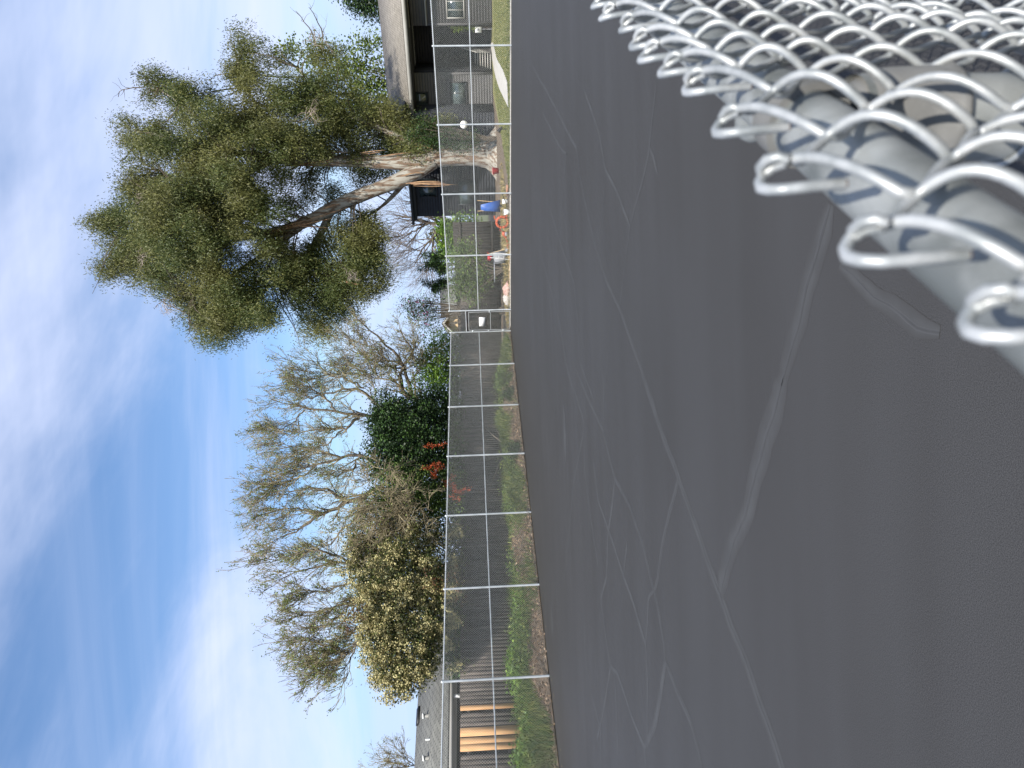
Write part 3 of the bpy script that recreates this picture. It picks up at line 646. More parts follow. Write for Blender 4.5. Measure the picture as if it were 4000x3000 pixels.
# horizontal trim band, corner boards
b = MB(); b.box(Bp(sl0, -.05, 2.95), BD*(sp0-sl0), BN*.05, UP*.16); b.build('trim_band', m_sidg, hb)
b = MB(); b.box(Bp(sp0-.13, -.06, 0), BD*.14, BN*.05, UP*2.94); b.build('corner_board', m_sidg, hb); b = MB(); b.box(Bp(sp1, -.67, 0), BD*.14, BN*.05, UP*4.25); b.build('corner_board', m_sidg, hb)
# stairs in the porch
st0, _ = onB(1890, 283, .6); st1, _ = onB(1890, 208, .6)
b = MB()
for k in range(7): b.box(Bp(st0, .35+.28*k, .17*(k+1)-.05), BD*(st1-st0), BN*.30, UP*.05)
b.build('stair_treads', m_path, hb)
b = MB()
for s_ in (st0-.08, st1+.02): b.add([Bp(s_, .2, 0), Bp(s_, 2.4, 0), Bp(s_, 2.4, 1.3), Bp(s_, .2, .1)], [(0, 1, 2, 3)])
b.build('stair_side', m_sidg, hb)
b = MB()
for k in range(6): b.tubes(np.stack([Bp(st1+.1, .4+.36*k, .2+.21*k), Bp(st1+.1, .4+.36*k, 1.1+.21*k)]), .018, 6)
b.tubes(np.stack([Bp(st1+.1, .3, 1.05), Bp(st1+.1, 2.3, 2.3)]), .025, 6); b.build('handrail', m_trim, hb)
sx_, zx = onB(1654, 266, 2.5)
b = MB(); b.tubes(np.array([Bp(sx_, 2.5, zx+z) for z in (-.12, -.08, .04, .1)]), [.03, .09, .09, .03], 8); pl_ = b.build('porch_lamp', None or m_cap, hb, True)
sw_, zw = onB(1594, 92, 1.0)
b = MB(); b.box(Bp(sw_-.5, .93, zw), BD*.9, BN*.05, UP*.06); b.build('house_light', m_white, hb)
# meter box and climber by the porch corner
sm, zm = onB(1870, 98, -.7)
mb_ = thing('meter_box', Bp(sp1-.35, -.5, zm-.2), 'pale grey utility box on the building corner beside the porch', 'utility box')
MB().box(Bp(sp1-.5, -.35, zm-.18), BD*.38, BN*.18, UP*.42).build('box_body', m_white, mb_); MB().box(Bp(sp1-.36, -.40, zm+.0), BD*.12, BN*.05, UP*.14).build('dial', m_greyp, mb_)
MB().tubes(np.array([Bp(sp1-.3, -.27, z) for z in (0.02, .6, zm-.18)]), .025, 8).build('conduit', m_greyp, mb_, True)
# --- slate building left of the gum tree's trunk
y0 = 56.
C0 = gnd(1936, 790, 0); C0 = C0*1.0
def onC(px, py, o=0.):
    P = onp(px, py, C0+NR*o, NR); return np.dot(P-C0, RD), P[2]
def Cp(s, o, z=0.): return C0+RD*s+NR*o+UP*z
sc0, ztc = onC(1612, 846, 0); sc1, _ = onC(1612, 560, 0); sc1 += 2
hc = thing('flat_roofed_building', Cp((sc0+sc1)/2, 4), 'slate-grey flat-roofed building seen left of the gum tree trunk', 'building')
b = MB(); siding(b, Cp(sc0, 0), RD*(sc1-sc0), ztc-.35, -NR, .2, .01); b.box(Cp(sc0, .002), RD*(sc1-sc0), NR*7, UP*(ztc-.35)); b.build('wall', m_sidblue, hc)
b = MB(); b.box(Cp(sc0-.45, -.5, ztc-.12), RD*(sc1-sc0+.9), NR*8, UP*.16); rfc = b.build('roof', m_sidbt, hc)
b = MB(); b.box(Cp(sc0-.2, -.25, ztc-.36), RD*(sc1-sc0+.4), NR*.26, UP*.235); b.build('cornice', m_sidbt, rfc)
for (pa, pb, qa, qb) in ((1636, 1704, 694, 769),):
    sa, zt_ = onC(pa, qb, 0); sb2, zb_ = onC(pb, qa, 0)
    window(hc, Cp(min(sa, sb2), -.01, zb_), RD*abs(sb2-sa), zt_-zb_, -NR, m_sidbt, 1)
sa, zt_ = onC(1790, 800); sb2, zb_ = onC(1860, 700)
window(hc, Cp(min(sa, sb2), -.01, zb_), RD*abs(sb2-sa), zt_-zb_, -NR, m_sidbt, 1)
sa, zt_ = onC(1712, 769)
b = MB(); b.box(Cp(min(sa, sb2)-.1, -.04, zt_-.2), RD*2.2, NR*.05, UP*.16); b.build('trim_band', m_sidbt, hc)
# ------------------------------------------------------------------ growing things
def smoothline(P, n):
    P = np.asarray(P, float); d = np.r_[0, np.linalg.norm(np.diff(P, axis=0), axis=1).cumsum()]
    t = np.linspace(0, d[-1], n); Q = np.stack([np.interp(t, d, P[:, i]) for i in range(3)], 1)
    for _ in range(2): Q[1:-1] = .25*Q[:-2]+.5*Q[1:-1]+.25*Q[2:]
    return Q
def grow(rng, starts, spec, lvl, out):
    """starts: list of (point, direction, length, radius); each level is one batch of five-point twigs"""
    if lvl >= len(spec) or not starts: return
    sp_ = spec[lvl]; K = sp_.get('k', 5)
    P0 = np.array([s[0] for s in starts]); D = np.array([unit(s[1]) for s in starts]); Ln = np.array([s[2] for s in starts]); R0 = np.array([s[3] for s in starts])
    P = [P0]; d = D
    for k in range(K-1):
        d = d+rng.randn(len(P0), 3)*sp_['wob']+np.array(sp_['trop'])
        d /= np.linalg.norm(d, axis=1, keepdims=True); P.append(P[-1]+d*(Ln/(K-1))[:, None])
    P = np.stack(P, 1); R = R0[:, None]*np.linspace(1, sp_.get('tip', .35), K)[None]
    out.append((P, R))
    nxt = []
    if lvl+1 < len(spec):
        sn = spec[lvl+1]
        for i in range(len(P0)):
            for c in range(sn['n'] if isinstance(sn['n'], int) else rng.randint(*sn['n'])):
                f = rng.uniform(sn.get('f0', .25), 1.)*(K-1); k = min(int(f), K-2); q = P[i, k]+(P[i, k+1]-P[i, k])*(f-k)
                dd = unit(P[i, k+1]-P[i, k]); v = rng.randn(3); v -= dd*np.dot(v, dd); v = unit(v); a = R_(rng.uniform(*sn['ang']))
                nxt.append((q, dd*math.cos(a)+v*math.sin(a), Ln[i]*rng.uniform(*sn['ratio']), R[i, k]*sn.get('rr', .55)))
        grow(rng, nxt, spec, lvl+1, out)
def limb_children(rng, Q, Rq, n, ang, Lr, rr, f0=.15, bias=None):
    res = []
    K = len(Q)
    for c in range(n):
        f = rng.uniform(f0, 1)*(K-1); k = min(int(f), K-2); q = Q[k]+(Q[k+1]-Q[k])*(f-k); dd = unit(Q[k+1]-Q[k])
        v = rng.randn(3); v -= dd*np.dot(v, dd); v = unit(v); a = R_(rng.uniform(*ang)); d = dd*math.cos(a)+v*math.sin(a)
        if bias is not None: d = unit(d+np.array(bias))
        res.append((q, d, rng.uniform(*Lr), Rq[k]*rr))
    return res
def tuft_leaves(b, rng, C, per, spread, Ln, Wd, droop=0., outw=None):
    n = len(C); Cc = np.repeat(C, per, 0)+rng.randn(n*per, 3)*spread
    D = rng.randn(n*per, 3); D[:, 2] = D[:, 2]*.6-droop; N = rng.randn(n*per, 3)
    N[:, 2] = np.abs(N[:, 2])*.8+.2; b.leaves(Cc, D, N, rng.uniform(Ln*.6, Ln*1.3, n*per), rng.uniform(Wd*.7, Wd*1.3, n*per), rng.rand(n*per))
def blob_pts(rng, c, r, n, shell=.6):
    v = rng.randn(n, 3); v /= np.linalg.norm(v, axis=1, keepdims=True); q = rng.rand(n)**(shell/2); return c+v*q[:, None]*np.asarray(r)
# --- the gum tree
def eucalyptus():
    rng = np.random.RandomState(21); Y = 46.
    px2m = Y/FPX
    root = thing('eucalyptus_tree', gnd(1940, 590, .0)*[1, 1, 0]+[0, 0, 0], 'huge gum tree with peeling cream trunk and drooping olive foliage on the lawn', 'tree')
    root.location = at(1940, 595, Y)*[1, 1, 0]; root['_o'] = list(at(1940, 595, Y)*[1, 1, 0])
    def P(L_, dy=0): return [at(x, y, Y+dz) for x, y, dz in [(a[0], a[1], a[2] if len(a) > 2 else 0) for a in L_]]
    tr = MB(); K = 26
    base = at(1937, 592, Y); base[2] = -.05
    Q = smoothline([base]+P([(1925, 593), (1890, 597), (1850, 600), (1800, 603), (1750, 607), (1700, 615), (1665, 625)]), K)
    Rr = np.interp(np.linspace(0, 1, K), [0, .06, .14, .3, .55, .8, 1], [1.75, 1.35, .98, .80, .70, .66, .62])
    # fluted ring
    th = np.linspace(0, 2*np.pi, 25)[:-1]
    V = []
    for k in range(K):
        fl = 1+.13*np.sin(th*5+k*.12)*max(.25, 1-k/10)+.05*np.sin(th*9+k*.5)
        V.append(np.stack([Q[k, 0]+Rr[k]*fl*np.cos(th), Q[k, 1]+Rr[k]*fl*np.sin(th)*.9, np.full(24, Q[k, 2])], 1))
    V = np.concatenate(V); ix = np.arange(K*24).reshape(K, 24); tr.add(V, np.stack([ix[:-1], np.roll(ix[:-1], -1, 1), np.roll(ix[1:], -1, 1), ix[1:]], -1))
    limbs = [
     ([(1690, 618), (1669, 624), (1600, 634), (1534, 640), (1438, 627), (1284, 630), (1169, 627), (1073, 622), (950, 600), (820, 580), (700, 560, -1), (600, 520, -1)], .56, .10),
     ([(1690, 628), (1649, 661), (1572, 707), (1476, 735), (1400, 765), (1303, 805), (1227, 853), (1169, 888), (1054, 915), (900, 930), (750, 920), (600, 900), (500, 870)], .60, .08),
     ([(1725, 598), (1688, 577), (1630, 566), (1572, 540), (1515, 512), (1400, 470), (1300, 420), (1200, 330), (1170, 270)], .30, .05),
     ([(1590, 700, 1), (1540, 760, 1.5), (1500, 800, 2), (1430, 850, 2)], .22, .06),
     ([(1303, 805, 0), (1260, 900, 1), (1200, 1000, 2), (1120, 1080, 2), (1000, 1150, 1)], .30, .06),
     ([(1169, 888), (1050, 980, 1), (900, 1080, 1), (760, 1150, 0)], .26, .06),
     ([(1284, 630), (1150, 560, 1), (1050, 470, 2), (980, 380, 1), (940, 280, 0)], .26, .05),
     ([(1073, 622), (960, 680, -2), (850, 760, -2.5), (700, 780, -2)], .22, .05),
     ([(1054, 915), (880, 860, 1), (700, 700, 1), (560, 640, 1)], .22, .05), ([(950, 600), (800, 480, 0), (700, 400, 0), (610, 340, 0)], .18, .04)]
    skel = []
    for L_, r0, r1 in limbs:
        q = smoothline(P(L_), 20); r = np.interp(np.linspace(0, 1, 20), [0, .3, 1], [r0, r0*.72, r1]); r = r*(1+.06*rng.randn(20)); tr.tubes(q, r, 12, a=.5); skel.append((q, r))
    tr.build('trunk', m_euc, root, True)
    for (x0, y0, x1, y1) in [(1490, 611, 1625, 600), (1060, 652, 1290, 630), (1050, 650, 1380, 640), (1040, 915, 1345, 815), (1060, 905, 1240, 855), (1060, 898, 1300, 860), (1590, 716, 1725, 711), (1600, 714, 1760, 716), (1620, 720, 1740, 722), (1200, 600, 1360, 590), (1640, 560, 1700, 585), (1250, 820, 1330, 800), (1560, 690, 1660, 672), (1420, 600, 1500, 590), (1150, 880, 1280, 890), (1330, 1100, 1400, 1110)]:
        for q_ in range(2):
            sb_ = MB(); a = at(x0+rng.randn()*8, y0+rng.randn()*3, Y-.75); c = at(x1+rng.randn()*14, y1+rng.randn()*4, Y-.9); m_ = (a+c)/2+rng.randn(3)*.06
            sb_.tubes(smoothline([a, m_, c], 7)[None], np.array([[.02, .035, .04, .04, .035, .025, .008]])*rng.uniform(.6, 1.2), 4); sb_.build('bark_strip', m_strip, root)
    # crown: clumps (x, y, radius px, depth offset m, density)
    cl = [(440, 860, 70, 0, 1), (480, 1010, 95, 1, 1), (553, 733, 100, 0, 1), (545, 520, 85, 1, .9), (610, 345, 55, 0, .7), (560, 330, 35, 0, .5), (690, 400, 85, 0, .9), (555, 895, 120, -1, 1), (640, 1085, 110, 0, 1), (757, 1225, 105, 1, 1), (880, 1265, 100, 0, 1),
          (1000, 1215, 110, -1, 1), (1205, 1285, 55, 0, .8), (1245, 1215, 65, 1, .6), (1327, 1160, 75, 0, .9), (1392, 1058, 80, 0, .9), (1164, 1070, 80, 1, .6), (1040, 1040, 110, -1, 1), (838, 1058, 140, -2, 1.1), (716, 895, 150, -3, 1.2), (838, 773, 150, -3, 1.3),
          (716, 620, 130, -2, 1.1), (838, 530, 125, -2, 1.1), (950, 680, 120, -3.5, 1.2), (970, 820, 110, -3, 1.), (960, 448, 110, -1, 1.), (930, 290, 85, 0, .9), (950, 195, 50, 0, .7), (1042, 235, 70, 0, .7), (1082, 370, 100, -1, 1.), (1205, 400, 100, -1, 1), (1215, 530, 90, -2, 1.1),
          (1100, 520, 100, -2.5, 1.), (1295, 350, 75, 0, .7), (1260, 250, 55, 0, .5), (1327, 488, 85, 0, 1), (1450, 530, 75, 1, 1), (1560, 520, 65, 1, 1), (1640, 500, 55, 1, 1), (1700, 520, 40, 1, .9), (1408, 690, 55, 2, .7), (1164, 740, 80, 2.5, .7), (1420, 1000, 80, 0, 1), (1340, 1110, 90, 0, 1), (1300, 1190, 60, 0, .8), (1430, 930, 55, 0, .9), (1370, 880, 50, 1, .6), (1180, 1120, 90, 0, .8), (1286, 790, 60, 2.5, .5), (1449, 860, 50, 1, .7),
          (1392, 946, 75, 0, .9), (1100, 960, 60, 2, .6), (1250, 985, 70, 1, .8), (900, 1160, 110, -1, 1), (600, 620, 90, 0, .9), (1330, 590, 60, 1.5, .9), (1560, 600, 40, .8, .7), (1190, 1180, 60, 1, .5), (1300, 1100, 60, 1, .7), (780, 400, 60, 0, .6), (640, 780, 90, -2, 1.), (1500, 650, 45, 2, .7), (1480, 460, 50, 1, .8), (400, 900, 25, 0, .6), (420, 1050, 40, 1, .6),
          (1000, 940, 70, 1.5, .6), (1130, 830, 60, 2.5, .5), (1240, 1280, 50, 0, .6), (1600, 560, 55, -.5, 1), (1540, 470, 60, 0, 1), (1500, 590, 45, .5, .9), (1380, 590, 60, 0, 1), (1420, 420, 60, 0, .8), (1440, 1080, 45, 0, .9), (1390, 1130, 50, 0, .9), (1690, 545, 40, -.5, 1), (1740, 560, 40, 0, .9), (1250, 640, 50, 1.5, .8), (1130, 590, 70, -1, 1), (1010, 560, 90, -2, 1), (1330, 960, 70, 0, .9), (1220, 1040, 80, 0, .8), (1110, 1100, 80, 0, .9)]
    lv = MB(); tw = []
    bigs = []
    for (x, y, r, dz, den) in cl:
        c = at(x, y, Y+dz); rm = r*px2m*1.0; nsub = max(3, int(12.5*den*(rm/1.7)**2))
        subs = blob_pts(rng, c, (rm, rm*1.1, rm), nsub, .8); cen = np.concatenate([blob_pts(rng, q_, (.85, .85, .8), 9, .7) for q_ in subs])
        for t_ in cen: bigs.append(t_)
    bigs = np.array(bigs)
    # each tuft: hanging sprays
    per = 90
    n = len(bigs); Cc = np.repeat(bigs, per, 0); sprd = np.stack([rng.randn(n*per)*.28, rng.randn(n*per)*.28, rng.randn(n*per)*.36-.14], 1); Cc = Cc+sprd
    D = rng.randn(n*per, 3)*.55; D[:, 2] -= .75; N = rng.randn(n*per, 3); N[:, 1] -= .3
    lv.leaves(Cc, D, N, rng.uniform(.12, .25, n*per), rng.uniform(.035, .06, n*per), np.clip(np.repeat(rng.rand(n), per)*.6+rng.rand(n*per)*.45, 0, 1))
    print('euc leaves', n*per)
    lv.build('crown', m_leuc, root)
    # branchlets from the limbs to the tufts
    sk = np.concatenate([q for q, _ in skel]); ch = rng.choice(len(bigs), min(750, len(bigs)), replace=False)
    br = MB(); PP = []
    for i in ch:
        t_ = bigs[i]; d = np.linalg.norm(sk-t_-np.array([0, 0, -1.2]), axis=1); j = d.argmin(); a = sk[j]; m_ = (a+t_)/2+rng.randn(3)*.25+UP*.3
        PP.append(smoothline([a, m_, t_, t_+UP*.3+rng.randn(3)*.3], 6))
    PP = np.array(PP); br.tubes(PP, np.linspace(.055, .012, 6)[None]*np.ones((len(PP), 1)), 4)
    # bare tips poking out of the top
    for (x, y, ex, ey) in [(440, 380, 565, 340), (450, 700, 560, 750), (470, 660, 540, 560), (440, 730, 540, 760), (600, 500, 660, 520), (820, 300, 900, 290), (620, 1180, 740, 1230), (690, 1310, 740, 1200), (1160, 60, 1240, 180), (1200, 40, 1260, 160), (1170, 130, 1260, 200), (560, 350, 620, 360)]:
        a = at(ex, ey, Y); c = at(x, y, Y); o3 = []
        grow(rng, [(a, c-a, np.linalg.norm(c-a), .05)], [dict(wob=.28, trop=(0, 0, 0), k=7), dict(n=(3, 7), ang=(25, 65), ratio=(.2, .5), wob=.3, trop=(0, 0, 0), f0=.3)], 0, o3)
        for p_, r_ in o3: br.tubes(p_, r_, 4)
    br.build('branchlets', m_bark, root)
    dd = MB()
    for (x, y, r) in [(1200, 440, 45), (1010, 750, 35), (1170, 560, 30), (740, 640, 20), (1240, 160, 40), (1370, 1080, 20), (640, 1190, 30), (930, 790, 20), (560, 1000, 25), (540, 780, 25), (850, 690, 25)]:
        c = at(x, y, Y-2.6); rm = r*px2m; o3 = []
        st = [(c+rng.randn(3)*rm*.35, rng.randn(3)+np.array([0, 0, -.4]), rm*1.3, .022) for _ in range(16)]
        grow(rng, st, [dict(wob=.3, trop=(0, 0, -.05)), dict(n=5, ang=(20, 60), ratio=(.3, .6), wob=.25, trop=(0, 0, 0))], 0, o3)
        for p_, r_ in o3: dd.tubes(p_, r_, 3)
    dd.build('dead_twigs', m_dead, root)
eucalyptus()
# --- generic leafy plant made of clumps
def bush(name, label, cat, Y, clumps, lm, base, seed, per=26, tuft=.22, Ln=.11, Wd=.06, droop=.1, dens=1., stem=.05, bark=m_bark, group=None, nstem=3, follow=False):
    rng = np.random.RandomState(seed); px2m = Y/FPX; off = Y
    bz = np.array([base[0], base[1], base[2] if len(base) > 2 else 0.])
    root = thing(name, bz, label, cat, group)
    T = []
    for c_ in clumps:
        x, y, r = c_[:3]; dz = c_[3] if len(c_) > 3 else 0; den = c_[4] if len(c_) > 4 else 1
        ry = r if len(c_) < 6 else c_[5]
        if follow: Y = onp(1800, y, Lp(0, OW), NL)[1]+off; px2m = Y/FPX
        c = at(x, y, Y+dz); rm = r*px2m; rym = ry*px2m
        n = max(4, int(dens*den*12*(rm/(tuft*2))**2)); T.append(blob_pts(rng, c, (rym, min(rm, rym)*.9, rm), n, .8))
    T = np.concatenate(T); lv = MB(); tuft_leaves(lv, rng, T, per, tuft, Ln, Wd, droop); crown = lv.build('crown', lm, root)
    st = MB(); ch = rng.choice(len(T), min(len(T), 16*nstem), replace=False); PP = []
    zl = T[:, 2].min(); cx = T.mean(0); hub = np.array([bz[0], bz[1], bz[2]])
    hubs = [hub+np.array([rng.randn()*.25, rng.randn()*.2, 0]) for _ in range(nstem)]
    for i in ch:
        h_ = hubs[rng.randint(nstem)]; t_ = T[i]; m1 = h_+(t_-h_)*.35; m1[:2] = h_[:2]+(t_[:2]-h_[:2])*.2; m1 += rng.randn(3)*.1
        PP.append(smoothline([h_, m1, (m1+t_)/2+rng.randn(3)*.1, t_], 7))
    PP = np.array(PP); st.tubes(PP, np.linspace(stem, .006, 7)[None]*np.ones((len(PP), 1)), 4); st.build('stems', bark, root)
    print(name, len(T)*per)
    return root, T, rng
def dots(T, rng, n, per, spread, size, name, mat, root, front=True, off=(0, -.1, .05)):
    idx = rng.choice(len(T), n); C = T[idx]+np.array(off)
    lv = MB(); tuft_leaves(lv, rng, C, per, spread, size, size*.9, 0); return lv.build(name, mat, root)
# yellow-green tree behind the roof, dark tree top right
bush('lime_tree', 'fresh yellow-green tree rising over the brown roof behind the gum tree', 'tree', 64,
     [(1330, 260, 80, 0, .5), (1240, 190, 45, 0, .5), (1200, 240, 45, 0, .5), (1130, 190, 40, 0, .5), (1100, 220, 30, 0, .5), (1400, 180, 60, 0, .5), (1410, 300, 75, 0, .6), (1440, 400, 85, 0, .8), (1500, 480, 60, 0, 1), (1480, 190, 50, 0, .4), (1380, 420, 60, 0, .8), (1500, 330, 60, 0, .6), (1530, 430, 60, 0, .8), (1270, 290, 50, 0, .5)], m_llime, tuple(at(1930, 330, 64)[:2])+(0,), 31, per=22, tuft=.4, Ln=.30, Wd=.17, stem=.10, dens=1.2)
bush('dark_tree', 'dark green tree poking above the right end of the brown roof', 'tree', 66,
     [(1420, 0, 60), (1440, 40, 45), (1400, 10, 45), (1470, 10, 60), (1480, 60, 25), (1380, -40, 60), (1430, -60, 80)], m_ldark, tuple(at(1930, 0, 66)[:2])+(0,), 32, per=26, tuft=.4, Ln=.24, Wd=.13, stem=.1)
# shrub against the slate building / right wall
bush('evergreen_shrub', 'dark shrub against the grey wall right of the gum tree trunk', 'shrub', 44,
     [(1620, 520, 35), (1660, 500, 40), (1700, 520, 45), (1750, 540, 45), (1690, 560, 35), (1800, 560, 40), (1850, 548, 35), (1640, 470, 25)], m_ldark, tuple(at(1935, 545, 44)[:2])+(0,), 33, Ln=.12, Wd=.06)
# ivy on the dark fence
bush('ivy_clump', 'bright ivy spilling over the dark fence beside the slate building', 'climber', 44.5,
     [(1740, 880, 22), (1735, 915, 22), (1735, 960, 22), (1760, 900, 30), (1765, 960, 35), (1720, 870, 14), (1800, 920, 45, 0, .6), (1830, 880, 45, 0, .6), (1770, 1000, 25, 0, .8), (1785, 868, 25), (1810, 905, 35), (1790, 940, 30)], m_lbright, tuple(at(1930, 915, 44.5)[:2])+(0,), 34, Ln=.16, Wd=.13)
bush('leafy_shrub', 'broad mid-green shrub behind the fence, right of the gate', 'shrub', 38.5,
     [(1770, 1000, 40, 1, .7), (1800, 950, 30, 1, .6), (1820, 1010, 50, 0, 1), (1790, 1070, 50, 0, 1), (1860, 1050, 50, 0, .9), (1800, 1120, 50, 0, 1), (1860, 1120, 45, 0, .9), (1840, 960, 40, 0, .5), (1900, 1090, 35, 0, .5), (1780, 1150, 35, 1, .8), (1850, 1170, 35, 1, .8)], m_lmid, tuple(at(1960, 1060, 38.5)[:2])+(0,), 35, Ln=.12, Wd=.06, dens=.9, tuft=.2)
for k, (cls, bx, lab) in enumerate([([(1660, 1000, 9), (1690, 1005, 16), (1720, 1000, 25)], 1000, 'leftmost'), ([(1640, 1045, 7), (1670, 1040, 12), (1700, 1035, 22), (1725, 1050, 25)], 1040, ''), ([(1650, 1105, 7), (1672, 1112, 10), (1700, 1120, 18), (1730, 1110, 22), (1700, 1140, 12)], 1110, '')]):
    bush('conifer', ['dark pointed evergreen nearest the slate building, over the fence top', 'middle dark spiky evergreen over the fence top', 'thin leaning dark evergreen nearest the gate house'][k], 'tree', 47+k,
         [(x, y-2, r, 0, 1.6) for x, y, r in cls], m_ldark, tuple(at(1930, bx, 47+k)[:2])+(0,), 40+k, Ln=.16, Wd=.05, tuft=.12, per=22, stem=.06, nstem=1, group='dark evergreens above the fence')
bush('olive_tree', 'rounded brownish-olive tree between the slate building and the evergreens', 'tree', 80, [(1700, 905, 22), (1705, 930, 20), (1690, 925, 18), (1720, 900, 20), (1720, 935, 18)], m_lolive, tuple(at(1900, 915, 80)[:2])+(0,), 44, Ln=.3, Wd=.16, tuft=.4, stem=.12)
# flowering dark shrub above the gable house
r_, T_, g_ = bush('flowering_shrub_tree', 'dark shrub tree flecked with mauve blossom above the tan gable', 'tree', 44,
     [(1600, 1180, 30), (1640, 1190, 35), (1680, 1200, 38), (1640, 1240, 38), (1690, 1250, 35), (1580, 1200, 20), (1700, 1170, 22), (1610, 1220, 25), (1710, 1290, 25), (1650, 1290, 30, 0, .6)], m_ldark, tuple(at(1930, 1225, 44)[:2])+(0,), 45, Ln=.13, Wd=.06, dens=.8)
dots(T_, g_, 45, 5, .07, .09, 'blossom', m_pink, r_)
# --- deciduous trees just breaking leaf
def bare_tree(name, label, Y, limbs, base, seed, lm=m_lspring, nb=(9, 2.6), twigm=m_twig, leafn=1.0, spec=None, r0=.16, up=.10, group=None, cat='tree', Lr=(.6, 1.35), trunkm=m_bark):
    rng = np.random.RandomState(seed); root = thing(name, (base[0], base[1], base[2]), label, cat, group)
    tr = MB(); starts = []
    for L_, ra, rb in limbs:
        P = [at(a[0], a[1], Y+(a[2] if len(a) > 2 else 0)) for a in L_]; q = smoothline(P, 16); q[1:-1] += rng.randn(14, 3)*.05
        r = np.linspace(ra, rb, 16)*.72; tr.tubes(q, r, 8); starts += limb_children(rng, q, r, nb[0], (25, 70), Lr, .55, .12, (0, 0, up*2.5))
    tr.build('trunk', trunkm, root, True)
    out = []
    spec = spec or [dict(wob=.10, trop=(0, 0, up)), dict(n=(6, 9), ang=(20, 55), ratio=(.45, .8), wob=.13, trop=(0, 0, up)), dict(n=(3, 5), ang=(15, 45), ratio=(.35, .6), wob=.12, trop=(0, 0, up*.8))]
    grow(rng, starts, spec, 0, out)
    b = MB()
    for i, (P, R) in enumerate(out): b.tubes(P, np.maximum(R, (.012, .0085, .006)[min(i, 2)]), 5 if i == 0 else 3)
    b.build('branches', twigm, root)
    P = out[-1][0]; n = int(len(P)*leafn); id_ = rng.choice(len(P), n)
    pts = P[id_, rng.randint(2, P.shape[1], n)]
    if n:
        lv = MB(); tuft_leaves(lv, rng, pts, 4, .06, .08, .042, .0); lv.build('young_leaves', lm, root)
    print(name, sum(len(p) for p, _ in out), n*3)
    return root
bb = lambda px, py, Y, z=.5: tuple(at(px, py, Y)[:2])+(z,)
bare_tree('deciduous_tree', 'leaning half-bare tree with crooked limbs reaching right towards the gate', 35.5,
 [([(1760, 1600), (1680, 1600), (1600, 1572), (1598, 1500), (1585, 1430), (1540, 1380), (1500, 1330), (1440, 1290), (1390, 1240)], .20, .03), ([(1600, 1560), (1570, 1540), (1565, 1480), (1575, 1420), (1620, 1380), (1590, 1330), (1560, 1280)], .15, .03),
  ([(1585, 1430), (1520, 1440), (1470, 1420), (1420, 1380), (1330, 1360)], .08, .015), ([(1575, 1420), (1480, 1400), (1400, 1430), (1300, 1420), (1250, 1410)], .07, .012), ([(1500, 1330), (1450, 1350), (1400, 1340), (1380, 1310)], .05, .01),
  ([(1565, 1480), (1500, 1490), (1420, 1460), (1330, 1460), (1240, 1470)], .07, .012), ([(1598, 1500), (1640, 1450), (1640, 1380), (1610, 1330)], .05, .012)], bb(1900, 1600, 35.5), 51, nb=(20, 2), Lr=(.6, 1.4), up=.04, leafn=.35)
bare_tree('deciduous_tree', 'tall half-bare tree with dark trunk rising out of the ivy mass', 34.5,
 [([(1800, 1640), (1600, 1630), (1460, 1620), (1406, 1630), (1310, 1601), (1189, 1601), (1093, 1567), (1060, 1560)], .22, .02), ([(1500, 1600), (1454, 1572), (1421, 1515), (1315, 1524), (1199, 1572), (1120, 1500)], .12, .015), ([(1310, 1601), (1280, 1560), (1220, 1520), (1160, 1470)], .08, .012),
  ([(1189, 1601), (1150, 1650), (1100, 1680), (1040, 1690)], .06, .01), ([(1406, 1630), (1340, 1680), (1290, 1670), (1200, 1680), (1110, 1720)], .10, .012), ([(1421, 1515), (1330, 1470), (1250, 1460), (1190, 1440)], .07, .012), ([(1340, 1680), (1280, 1740), (1200, 1760), (1120, 1790)], .06, .01), ([(1454, 1572), (1470, 1500), (1440, 1450)], .05, .01)],
 bb(1900, 1640, 34.5), 52, nb=(19, 2), up=.10, leafn=.6)
bare_tree('deciduous_tree', 'half-bare twin-limbed tree spreading above the orange-berried bush', 31,
 [([(1800, 1900), (1600, 1900), (1480, 1880), (1450, 1760), (1406, 1765), (1334, 1789), (1237, 1818), (1093, 1852), (1011, 1881)], .20, .015), ([(1500, 1900), (1415, 1936), (1358, 1964), (1324, 1976), (1243, 2016), (1129, 2090), (1060, 2119)], .19, .015), ([(1334, 1789), (1250, 1760), (1150, 1740), (1080, 1750)], .07, .01), ([(1358, 1964), (1300, 1920), (1200, 1900), (1100, 1930), (1010, 1950)], .10, .01),
  ([(1243, 2016), (1180, 1990), (1090, 1990), (1000, 2010)], .07, .01), ([(1415, 1936), (1400, 2000), (1340, 2080), (1250, 2150), (1150, 2180)], .09, .01), ([(1237, 1818), (1180, 1860), (1080, 1900), (1000, 1910)], .06, .01), ([(1406, 1765), (1380, 1840), (1300, 1860), (1190, 1840)], .07, .01)],
 bb(1900, 1900, 31), 53, nb=(19, 2), up=.11, leafn=.6)
